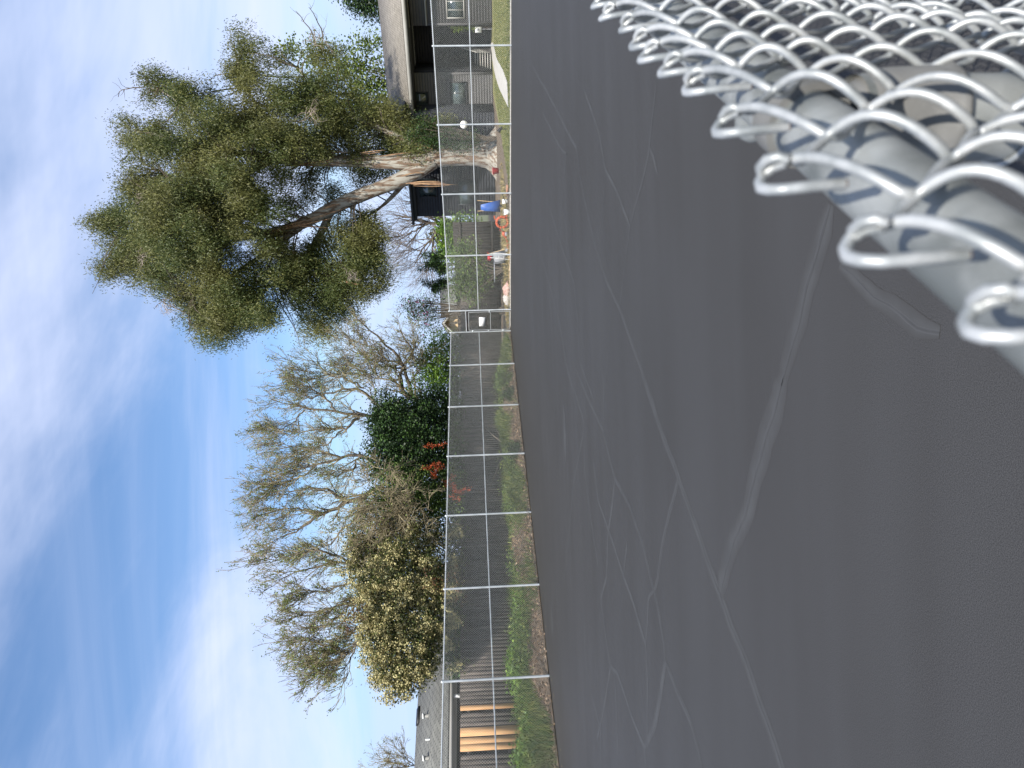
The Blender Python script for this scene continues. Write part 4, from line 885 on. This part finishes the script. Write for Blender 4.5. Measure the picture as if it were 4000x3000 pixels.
bare_tree('deciduous_tree', 'half-bare feathery tree fanning out over the cream-blossomed bush', 26.8,
 [([(1800, 2300), (1600, 2280), (1450, 2230), (1370, 2193), (1243, 2205), (1129, 2240), (1066, 2291)], .16, .012), ([(1500, 2300), (1375, 2354), (1221, 2394), (1112, 2388)], .11, .01), ([(1560, 2340), (1450, 2420), (1387, 2463), (1243, 2540), (1190, 2560)], .11, .01), ([(1450, 2420), (1400, 2520), (1350, 2600), (1320, 2660)], .07, .01), ([(1450, 2230), (1330, 2290), (1200, 2320), (1120, 2330)], .08, .01),
  ([(1375, 2354), (1300, 2440), (1220, 2470), (1190, 2500)], .06, .01), ([(1370, 2193), (1260, 2150), (1150, 2160), (1080, 2190)], .07, .01), ([(1420, 2480), (1300, 2600), (1250, 2590)], .05, .01), ([(1400, 2520), (1330, 2560), (1230, 2620)], .05, .01)],
 bb(1900, 2300, 26.8), 54, nb=(21, 2), up=.11, leafn=.6, Lr=(.5, 1.2))
bare_tree('bare_tree', 'leafless reddish-brown tree far behind, between gum tree and gate', 68,
 [([(1850, 880), (1740, 880), (1680, 870), (1600, 850), (1540, 840)], .35, .04), ([(1740, 880), (1690, 930), (1640, 980), (1620, 1040)], .22, .03), ([(1680, 870), (1620, 900), (1570, 930)], .18, .03), ([(1690, 930), (1690, 1000), (1670, 1060), (1640, 1090)], .15, .03), ([(1740, 880), (1700, 830), (1640, 800), (1580, 790)], .2, .03), ([(1640, 980), (1600, 970), (1580, 960)], .1, .02)],
 bb(1900, 880, 68, 0), 55, nb=(14, 2), up=.05, leafn=0, twigm=m_twigred, Lr=(2, 4.5))
bare_tree('bare_tree', 'small twiggy treetop above the grey roof at the far left', 40,
 [([(1700, 2990), (1620, 2990), (1570, 2980), (1500, 2975)], .06, .01), ([(1600, 2988), (1570, 3010), (1520, 3020)], .04, .01), ([(1620, 2990), (1590, 2965), (1550, 2950)], .04, .01)], bb(1900, 2990, 40, 0), 56, nb=(12, 2), Lr=(.7, 1.5), leafn=.25)
# --- evergreen mass of ivy under the trees
bush('ivy_mass', 'big dark ivy-smothered shrub below the tall half-bare trees', 'shrub', -.1,
 [(1760, 1600, 40), (1765, 1680, 40), (1765, 1760, 40), (1765, 1840, 40), (1520, 1600, 70), (1560, 1650, 90), (1480, 1640, 50), (1500, 1720, 70), (1640, 1590, 60), (1600, 1720, 100), (1680, 1650, 80), (1700, 1560, 50), (1680, 1740, 80), (1560, 1790, 80), (1640, 1820, 80), (1470, 1800, 50), (1720, 1800, 50)], m_ldark, bb(1900, 1690, 33.5, .5), 61, per=34, tuft=.2, Ln=.11, Wd=.08, dens=1.7, follow=True)
bush('dark_hedge', 'low dark hedge just behind the top edge of the long board fence', 'hedge', .55, [(1778+8*math.sin(k*2.1), 1340+k*45, 32, .1*math.sin(k)) for k in range(29)], m_ldark, bb(1900, 1800, 31, .5), 66, per=34, tuft=.17, Ln=.10, Wd=.07, dens=1.8, follow=True)
bush('laurel_hedge', 'bright leafy hedge behind the board fence, just left of the gate', 'hedge', -.1,
 [(1690, 1370, 40), (1680, 1420, 50), (1720, 1350, 35), (1720, 1450, 45), (1690, 1480, 45), (1720, 1510, 40), (1740, 1400, 35), (1650, 1500, 35, 0, .6), (1740, 1320, 25), (1640, 1420, 25, 0, .7), (1600, 1520, 25, 0, .4)], m_lbright, bb(1900, 1420, 38, .5), 62, Ln=.13, Wd=.07, dens=1.5, follow=True)
r_, T_, g_ = bush('firethorn_bush', 'green bush hung with orange-red berries beside the ivy mass', 'shrub', -.3,
 [(1770, 1880, 35), (1520, 1900, 70), (1580, 1960, 80), (1490, 1980, 50), (1640, 1900, 70), (1640, 1980, 70), (1690, 1950, 60), (1720, 1880, 45), (1710, 2010, 50), (1580, 1860, 50), (1740, 1960, 35), (1780, 1990, 20, -.5, .5), (1780, 1930, 25, -.5, .4)], m_lmid, bb(1900, 1930, 30.2, .5), 63, Ln=.10, Wd=.055, tuft=.18, per=34, dens=1.5, follow=True)
bc = []
for (x0, y0, x1, y1) in [(1665, 1740, 1690, 1745), (1700, 1740, 1745, 1735), (1655, 1830, 1690, 1820), (1690, 1815, 1720, 1808), (1700, 1825, 1730, 1825), (1690, 1860, 1710, 1840), (1740, 1880, 1775, 1862), (1700, 1855, 1705, 1850), (1745, 1900, 1770, 1890), (1780, 1915, 1800, 1922), (1790, 1925, 1830, 1908), (1760, 1935, 1790, 1945), (1770, 1905, 1780, 1915)]:
    for t in np.linspace(0, 1, 5): bc.append(at(x0+(x1-x0)*t, y0+(y1-y0)*t, onp(1800, y0, Lp(0, OW), NL)[1]-1.5)+g_.randn(3)*.03)
lv = MB(); tuft_leaves(lv, g_, np.array(bc), 22, .05, .045, .045, 0); lv.build('berries', m_berry, r_)
# --- blossom bush hanging over the fence
r_, T_, g_ = bush('blossom_bush', 'big bush covered in creamy blossom hanging over the board fence', 'shrub', -.4,
 [(1780, 2080, 35, 0), (1780, 2200, 35, 0), (1770, 2420, 30, 0), (1400, 2100, 60, 1), (1420, 2020, 55, .6, .6), (1460, 1960, 55, .6, .6), (1540, 2000, 60, .3, .7), (1620, 2040, 60, 0, .7), (1370, 2200, 45, .5, .5), (1450, 2170, 80, 1), (1530, 2080, 80, 1), (1560, 2200, 95), (1640, 2120, 80), (1680, 2220, 75), (1430, 2280, 60), (1500, 2330, 85), (1600, 2320, 90), (1690, 2330, 75), (1470, 2430, 75), (1560, 2440, 85), (1650, 2450, 80), (1480, 2530, 65), (1570, 2550, 70), (1660, 2550, 65), (1500, 2620, 55), (1580, 2640, 60), (1650, 2620, 50), (1540, 2690, 35), (1600, 2700, 22), (1700, 2470, 50), (1720, 2260, 45), (1770, 2300, 30, -.4, .6), (1760, 2380, 28, -.4, .6), (1760, 2500, 25, 0, .6), (1790, 2590, 22, .3, .7), (1380, 2400, 25, 0, .5), (1700, 2100, 50)], leafm('blossom_bush_leaves', (.065, .085, .022), (.14, .14, .045), tint=.45), bb(1900, 2350, 26, .5), 64, per=30, Ln=.10, Wd=.05, tuft=.16, dens=1.35, follow=True)
# blossom trusses on the sunny outside
uq = 1500+FPX*T_[:, 0]/T_[:, 1]
w_ = np.clip((1250-uq)/500, .12, 1); w_ = w_/w_.sum(); id_ = g_.choice(len(T_), 4600, p=w_**2.3/(w_**2.3).sum()); C = T_[id_]+g_.randn(4600, 3)*.09+np.array([-.02, -.2, .10])
lv = MB(); tuft_leaves(lv, g_, C, 15, .055, .058, .05, 0); lv.build('blossom', m_flower, r_)
C = np.array([at(x+g_.randn()*18, y+g_.randn()*22, 22.6) for x, y in [(1370, 2420), (1380, 2450), (1400, 2380), (1700, 2270), (1480, 2660), (1760, 2290)] for _ in range(10)])
lv = MB(); tuft_leaves(lv, g_, C, 14, .12, .08, .035, 0); lv.build('new_red_leaves', m_lred, r_)
# dead twiggy climbers draped between the berry bush and the blossom bush
bare_tree('twiggy_climber', 'tangle of pale bare stems draped between berry bush and blossom bush', 26.3,
 [([(1800, 2050), (1700, 2030), (1600, 2040), (1500, 2020), (1440, 2060)], .03, .01), ([(1700, 2060), (1620, 2100), (1540, 2090), (1470, 2140)], .025, .008), ([(1690, 2000), (1650, 1960), (1560, 1980), (1500, 1960)], .025, .008), ([(1600, 2250), (1560, 2200), (1500, 2180)], .02, .008), ([(1560, 1900), (1480, 1940), (1420, 1990)], .02, .008), ([(1520, 2050), (1430, 2100), (1390, 2150)], .02, .008), ([(1640, 2150), (1560, 2130), (1480, 2240)], .02, .008), ([(1660, 2330), (1580, 2290), (1510, 2260)], .02, .008), ([(1540, 1780), (1500, 1850), (1440, 1880)], .02, .008)], bb(1900, 2060, 28.3, .5), 57, nb=(16, 2), Lr=(.5, 1.3), leafn=.1, up=-.02, cat='climber')
# ------------------------------------------------------------------ ground cover
def stuff(o): o['kind'] = 'stuff'; return o
rng = np.random.RandomState(77)
n = 95000; s_ = rng.uniform(-.5, 34, n); o2 = rng.uniform(.03, 2.25, n)
keep = (np.sin(s_*1.3)+np.sin(s_*.6+o2*2)+rng.randn(n)*.5+(o2-1)*.8) > np.where(s_ < 13, .35, .0); s_, o2 = s_[keep], o2[keep]
C = np.array([Lp(a, c, bankz(a, c)-.02) for a, c in zip(s_, o2)]); D = rng.randn(len(C), 3)*.5; D[:, 2] = 1
lv = MB(); lv.leaves(C, D, rng.randn(len(C), 3), rng.uniform(.10, .38, len(C))*(1+.6*np.sin(s_*2.3)*np.sin(s_*.9+1)), rng.uniform(.014, .032, len(C)), rng.rand(len(C))); stuff(lv.build('weedy_grass', leafm('weed_blades', (.065, .115, .018), (.22, .21, .07), transl=.25, tint=.5)))
n = 26000; s_ = rng.uniform(-2.5, 34, n); o2 = rng.uniform(.03, 2.2, n)*rng.rand(n)**.5; C = np.array([Lp(a, c, bankz(a, c)+rng.uniform(0, .06)) for a, c in zip(s_, o2)])
lv = MB(); D = rng.randn(n, 3); D[:, 2] *= .5; lv.leaves(C, D, rng.randn(n, 3)*.7+UP, rng.uniform(.05, .12, n), rng.uniform(.02, .06, n), rng.rand(n)); stuff(lv.build('leaf_litter', m_dry))
n = 1400; s_ = rng.uniform(0, 34, n); o2 = rng.uniform(.75, 2.1, n); m_ = (np.sin(s_*2.1+o2*3)+np.sin(s_*.83)+rng.randn(n)*.5) > np.where(s_ < 13, .6, .1); s_, o2 = s_[m_], o2[m_]
C = np.array([Lp(a, c, bankz(a, c)+rng.uniform(.02, .28)) for a, c in zip(s_, o2)])
lv = MB(); tuft_leaves(lv, rng, C, 24, .10, .10, .05, -.3); stuff(lv.build('broadleaf_weeds', leafm('broadleaf_weed_leaves', (.06, .11, .02), (.18, .20, .05), tint=.5)))
# ivy along the foot of the board fence
n = 1500; s_ = rng.uniform(15, 36, n); hgt = .35+.28*np.sin(s_*1.9)+.35*np.clip((s_-24)/4, 0, 1)
C = np.array([Lp(a, 2.2-abs(rng.randn())*.35, .5+rng.rand()*max(.15, h)) for a, h in zip(s_, hgt)])
lv = MB(); tuft_leaves(lv, rng, C, 20, .11, .09, .08, 0); stuff(lv.build('ground_ivy', m_lbright))
for k, (sx, ox, rr_, hh, lab) in enumerate([(3.6, .45, .38, .95, 'low green weed bush against the tall fence, just left of the gate'), (4.8, .4, .30, .6, 'small dark weed bush second from the gate at the fence foot'), (8.6, .4, .3, .55, 'dark weed clump at the fence foot below the ivy mass')]):
    r2 = np.random.RandomState(90+k); T = blob_pts(r2, Lp(sx, ox, hh*.55), (rr_, rr_, hh*.55), 90, .8); root = thing('weed_bush', Lp(sx, ox), lab, 'weed', 'weed bushes along the fence foot')
    lv = MB(); tuft_leaves(lv, r2, T, 22, .08, .08, .045, 0); lv.build('foliage', m_lmid if k == 0 else m_ldark, root)
    st = MB(); PP = np.array([smoothline([Lp(sx, ox), (Lp(sx, ox)+t_)/2+UP*.05, t_], 5) for t_ in T[:30]]); st.tubes(PP, np.linspace(.01, .003, 5)[None]*np.ones((30, 1)), 4); st.build('stems', m_bark, root)
# lawn blades
n = 42000; s_ = rng.uniform(7.2, 24, n); o2 = .6+rng.uniform(0, 1, n)**1.3*17; C = np.array([Rp(a, c, .01) for a, c in zip(s_, o2)])
def inpoly(p, poly_):
    x, y = p; ins = False; j = len(poly_)-1
    for i in range(len(poly_)):
        if ((poly_[i][1] > y) != (poly_[j][1] > y)) and (x < (poly_[j][0]-poly_[i][0])*(y-poly_[i][1])/(poly_[j][1]-poly_[i][1])+poly_[i][0]): ins = not ins
        j = i
    return ins
kp = np.array([not inpoly((c[0], c[1]), pg) for c in C]); C = C[kp]; n = len(C)
D = rng.randn(n, 3)*.6; D[:, 2] = 1; lv = MB(); lv.leaves(C, D, rng.randn(n, 3), rng.uniform(.04, .09, n), .03, rng.rand(n)); stuff(lv.build('lawn_grass', m_grass))
# fallen petals on the court near the left fence
n = 260; s_ = rng.uniform(0, 30, n); C = np.array([Lp(a, -.03-abs(rng.randn())*.45, .012) for a in s_]); D = rng.randn(n, 3); D[:, 2] *= .1
lv = MB(); lv.leaves(C, D, np.tile(UP, (n, 1))+rng.randn(n, 3)*.1, .03, .022); stuff(lv.build('fallen_petals', m_flower))
# weeds and rubble on the bare ground right of the gate
n = 6000; s_ = rng.uniform(-1, 6, n); o2 = rng.uniform(.5, 8, n); C = np.array([Rp(a, c, .01) for a, c in zip(s_, o2)]); D = rng.randn(n, 3)*.7; D[:, 2] = .8
lv = MB(); lv.leaves(C, D, rng.randn(n, 3), rng.uniform(.06, .28, n), rng.uniform(.015, .04, n), rng.rand(n)); stuff(lv.build('dry_weeds', M('dry_weed_stalks', (.20, .17, .07), col3=(.34, .25, .13), tint=.4, rough=.9)))
# ------------------------------------------------------------------ lamp, tools and clutter behind the right fence
yl = 31.5; c = at(1812, 487, yl); ft = np.array([c[0], c[1], 0])
lp = thing('garden_lamp', ft, 'round white globe lamp on a thin black post beside the lawn', 'lamp')
b = MB(); th = np.linspace(-np.pi/2, np.pi/2, 15); b.tubes(np.array([c+UP*math.sin(t)*.178 for t in th]), np.array([max(.002, math.cos(t)*.178) for t in th]), 24); b.build('globe', m_globe, lp, True)
b = MB(); b.tubes(np.stack([ft, ft+UP*1, c-UP*.17]), .03, 8); b.build('post', m_black, lp, True)
b = MB(); b.tubes(np.array([c-UP*z for z in (.22, .2, .165)]), [.05, .09, .08], 12); b.build('globe_fitter', m_black, lp, True)
b = MB(); b.tubes(np.array([ft+UP*z for z in (0, .03, .04)]), [.11, .11, .03], 12); b.build('base_plate', m_black, lp, True)
sx = at(1975, 505, 31.3); sx[2] = 0
sp_ = thing('spotlight', sx, 'tiny black ground spotlight beside the globe lamp post', 'lamp')
b = MB(); b.tubes(np.stack([sx+UP*.25+RD*.1, sx+UP*.33+RD*.02, sx+UP*.42-RD*.10]), [.05, .07, .09], 10); b.build('lamp_head', m_black, sp_, True); MB().tubes(np.stack([sx, sx+UP*.15, sx+UP*.3]), .015, 6).build('spike', m_black, sp_, True)
def G(px, py, off=1.2):
    """a spot on the ground seen through the fence"""
    P = onp(px, py, Rp(0, off), NR); P[2] = 0; return P
def ringm(b, c, r, tr_, ax, ay, n=28, sides=8):
    t = np.linspace(0, 2*np.pi, n+1); b.tubes(np.array([c+ax*math.cos(a)*r+ay*math.sin(a)*r for a in t]), tr_, sides)
# orange hose reel: a ribbed ring
c = onp(1953, 868, Rp(0, 1.2), NR); hr = thing('coiled_hose', (c[0], c[1], 0), 'upright ring of ribbed orange hose leaning by the fence', 'hose')
b = MB(); t = np.linspace(0, 2*np.pi, 57); rr0 = c[2]-.06 if c[2] > .1 else .25; rad = .27
cc = c.copy(); cc[2] = rad+.075
b.tubes(np.array([cc+RD*math.cos(a)*rad+UP*math.sin(a)*rad for a in t]), np.where(np.arange(57) % 3 == 0, .048, .068), 10); b.build('coil', m_orange, hr, True)
b = MB(); b.tubes(np.array([cc+RD*.2-UP*.2, cc+RD*.42-UP*.22, cc+RD*.45-UP*.33]), .055, 8); b.build('hose_end', m_orange, hr, True); b = MB(); b.tubes(np.array([cc+UP*.27+RD*.1, cc+UP*.36+RD*.2, cc+UP*.38+RD*.32]), .03, 8); b.build('hose_end', m_orange, hr, True)
for a in (.4, 1.45, 2.5, 3.6, 4.7, 5.7):
    b = MB(); p = cc+RD*math.cos(a)*rad+UP*math.sin(a)*rad; b.tubes(np.array([p+(RD*math.cos(a)+UP*math.sin(a))*.08*math.cos(q)-NR*.08*math.sin(q) for q in np.linspace(0, 2*np.pi, 11)]), .008, 5); b.build('strap', m_black, hr)
# blue wheelbarrow tipped up
c = G(1900, 806, 7.); wb = thing('wheelbarrow', c, 'blue wheelbarrow tipped on its nose beside the slate building', 'wheelbarrow')
b = MB(); e1 = RD*1.2; e2 = UP*1.15-NR*.25
O = c+UP*.18
V = [O-e1*.30, O+e1*.30, O+e1*.16+e2*.95, O-e1*.10+e2*.95, O-e1*.17-NR*.28+e2*.12, O+e1*.17-NR*.28+e2*.12, O+e1*.12-NR*.25+e2*.75, O-e1*.07-NR*.25+e2*.75]
b.add(V, [(4, 5, 6, 7), (0, 1, 5, 4), (1, 2, 6, 5), (2, 3, 7, 6), (3, 0, 4, 7)]); b.build('tray', m_blue, wb)
b = MB(); 
for s in (-.2, .2): b.tubes(np.stack([c+e1*s*.5+UP*.1, c+e1*s+UP*.6+NR*.05, c+e1*s*1.3+UP*1.45+NR*.1]), .018, 6)
b.build('handle', m_lum, wb); b = MB(); ringm(b, c+UP*.19-NR*.1, .15, .04, NR, UP); wh = b.build('wheel', m_black, wb, True); b = MB(); ringm(b, c+UP*.19-NR*.1, .05, .045, NR, UP); b.build('hub', m_greyp, wh)
# small tools and bits
def tool(name, label, cat, A, B, r, m, head=None, hm=None, hn='head'):
    A = np.asarray(A); B = np.asarray(B); t = thing(name, (A[0], A[1], 0), label, cat)
    MB().tubes(np.stack([A, (A+B)/2, B]), r, 6).build('handle', m, t, True)
    if head is not None:
        b = MB(); head(b); b.build(hn, hm, t)
    return t
A = onp(1998, 968, Rp(0, 1.0), NR); A[2] = .02; B = onp(1880, 1000, Rp(0, 2.6), NR)
tool('rake', 'long orange-handled rake leaning into the green shrub', 'rake', A, B, .016, m_lum, lambda b: [b.cbox(A+RD*(-.02)+UP*.0, .45, .03, .03, ra)]+[b.tubes(np.stack([A+RD*k+UP*.02, A+RD*k-NR*.05-UP*.01]), .005, 4) for k in np.linspace(-.2, .2, 9)], m_orange)
A = onp(1942, 905, Rp(0, 1.8), NR); B = onp(1955, 935, Rp(0, 1.8), NR)
t = thing('leaf_blower', (A[0], A[1], 0), 'orange and red garden blower lying left of the coiled hose', 'garden tool'); z0 = .13
b = MB(); a0 = np.array([A[0], A[1], z0+.12]); b0 = np.array([B[0], B[1], z0-.04]); b.tubes(smoothline([a0, (a0+b0)/2+UP*.03, b0], 8), np.array([.05, .11, .12, .10, .07, .05, .045, .04]), 10); b.build('housing', m_orange, t, True)
b = MB(); b.tubes(np.stack([b0, b0-RD*.25-UP*.03, b0-RD*.5-UP*.05]), [.04, .035, .045], 8); b.build('nozzle', m_red, t, True); b = MB(); b.tubes(np.stack([a0+UP*.05, a0+UP*.2+RD*.08, a0+UP*.14+RD*.2]), .015, 6); b.build('grip', m_red, t, True)
def bucket(px, py, off, r, h, m, label, name='bucket'):
    c = G(px, py, off); t = thing(name, c, label, 'bucket'); b = MB(); b.tubes(np.array([c+UP*z for z in (0.005, .01, h, h-.005, .03)]), [r*.05, r*.82, r, r*.94, r*.78], 14); b.build('pail', m, t, True)
    b = MB(); tt = np.linspace(0, np.pi, 11); b.tubes(np.array([c+UP*(h-.01+math.sin(a)*r*.55)+RD*math.cos(a)*r for a in tt]), .006, 5); b.build('handle', m_greyp, t, True)
bucket(1985, 828, .9, .14, .28, m_white, 'white bucket just right of the coiled orange hose')
bucket(1950, 915, 1.5, .10, .20, m_greyp, 'small pale grey bucket left of the coiled hose')
bucket(1935, 788, 2.0, .12, .3, m_white, 'white pail between the blue wheelbarrow and the lawn')
bucket(1968, 976, 1.2, .10, .2, m_greyp, 'grey pail at the foot of the orange rake')
c = onp(1912, 1006, Rp(0, 2.8), NR); g0 = np.array([c[0], c[1], 0])
t = thing('watering_can', g0, 'small red watering can standing on a box in front of the green shrub', 'watering can')
bx = thing('crate', g0, 'dark grey crate under the red watering can', 'crate'); hz = max(.25, c[2]-.14)
b = MB(); b.cbox(g0, .5, .4, hz*.92, ra); b.build('crate_body', m_greyp, bx); b = MB(); b.cbox(g0+UP*hz*.925, .54, .44, hz*.07, ra); b.build('rim', m_black, bx)
b = MB(); b.tubes(np.array([g0+UP*(hz+z) for z in (0, .01, .2, .24)]), [.02, .12, .11, .08], 12); b.build('can_body', m_red, t, True)
b = MB(); b.tubes(np.stack([g0+UP*(hz+.07)+RD*.1, g0+UP*(hz+.2)+RD*.25, g0+UP*(hz+.24)+RD*.3]), [.025, .018, .035], 8); b.build('spout', m_red, t, True); b = MB(); ringm(b, g0+UP*(hz+.17)-RD*.12, .07, .011, RD, UP, 16, 6); b.build('handle', m_red, t, True)
# sawhorse table
c = G(1975, 1060, 1.6); t = thing('work_table', c, 'grey folding work table behind the fence, between rake and gate', 'table')
b = MB(); b.cbox(c+UP*.72, .95, .55, .035, ra); b.build('table_top', m_greyp, t)
for sx_ in (-.4, .4):
    for sy_ in (-.2, .2): MB().tubes(np.stack([c+RD*sx_*1.1+NR*sy_*1.2, c+RD*sx_+NR*sy_+UP*.72]), .014, 6).build('leg', m_black, t)
c2 = c+RD*.9; t = thing('stepladder', c2, 'white-topped step stool standing at the work table\'s right end', 'ladder')
for s in (-.16, .16): MB().tubes(np.stack([c2+RD*s-NR*.18, c2+RD*s*.7+UP*.95]), .014, 6).build('rail', m_white, t); MB().tubes(np.stack([c2+RD*s+NR*.25, c2+RD*s*.7+UP*.95]), .012, 6).build('leg', m_greyp, t)
for z in (.25, .5, .75): MB().cbox(c2-NR*(.18-.19*z)+UP*z, .34-.1*z, .09, .02, ra).build('tread', m_white, t)
# sacks and planks at the fence foot near the gate
for k, (px, py, lab, m) in enumerate([(1985, 1165, 'crumpled pale rubble sack at the fence foot by the gate', m_sack), (1990, 1130, 'pinkish rubble sack beside the pale one, farther from the gate', M('pink_sack', (.45, .22, .18), (.5, .4, .34), nscale=9, rough=.9))]):
    c = G(px, py, .9); r3 = np.random.RandomState(k+5); b = MB(); nn = 12
    zs = np.linspace(0, 1, 7); prof = [.75, 1, 1.02, .95, .8, .5, .15]
    V = []
    for z, p_ in zip(zs, prof):
        for a in np.arange(nn)*2*np.pi/nn: V.append(c+RD*math.cos(a)*.42*p_*(1+.12*r3.randn())+NR*math.sin(a)*.22*p_*(1+.12*r3.randn())+UP*z*(.34+.04*r3.randn()))
    ix = np.arange(7*nn).reshape(7, nn); b.add(V, np.stack([ix[:-1], np.roll(ix[:-1], -1, 1), np.roll(ix[1:], -1, 1), ix[1:]], -1)); tag(b.build('rubble_sack', m, None, True), lab, 'sack')
b = MB(); c = G(1992, 985, .75); b.box(c, RD*-1.9, NR*.14, UP*.045); b.box(c+NR*.16+UP*.001, RD*-2.3, NR*.12, UP*.045); tag(b.build('timber_pair', m_lum), 'two raw yellow planks lying along the fence foot by the rake', 'timber')
A = G(1960, 725, 1.6); B = G(1950, 765, 1.9)
b = MB(); b.box(A+UP*.02, B-A, NR*.12, UP*.10); tag(b.build('brick_coloured_beam', M('reddish_timber', (.36, .17, .10), (.45, .25, .16), rough=.8)), 'reddish-brown beam lying on the lawn left of the gum tree', 'timber')
A = G(1930, 800, 1.7); b = MB(); b.tubes(np.stack([A+UP*.35+RD*.6, A+UP*.1, A-RD*1.5+UP*.04]), .02, 6); hd = thing('shovel', A, 'black-handled shovel lying between the blue wheelbarrow and the hose', 'shovel'); b.build('handle', m_black, hd)
b = MB(); b.cbox(A-RD*1.65+UP*.02, .3, .22, .02, ra); b.build('blade', m_greyp, hd)
c = onp(1905, 668, Rp(0, 13), NR); c[2] = 0; c = c*[1, 1, 0]
t = thing('red_bin', c, 'red tub standing in shade just left of the gum tree trunk', 'tub'); b = MB(); b.tubes(np.array([c+UP*z for z in (0, .02, .36, .38)]), [.05, .17, .22, .23], 14); b.build('tub_body', m_red, t, True); b = MB(); ringm(b, c+UP*.37, .23, .015, RD, NR); b.build('rim', m_red, t, True)
# climber in the porch corner
bush('porch_climber', 'sunlit yellow-green climber in the porch corner above the utility box', 'climber', Bp(sp1-.25, -.3)[1], [(1775, 100, 9), (1800, 100, 11), (1830, 98, 10), (1850, 102, 8), (1790, 108, 7)], m_llime, tuple(Bp(sp1-.2, -.35)[:2])+(0,), 71, Ln=.12, Wd=.08, tuft=.1, dens=2, nstem=1, stem=.02)
for o in list(SC.objects):
    if '_o' in o.keys(): del o['_o']
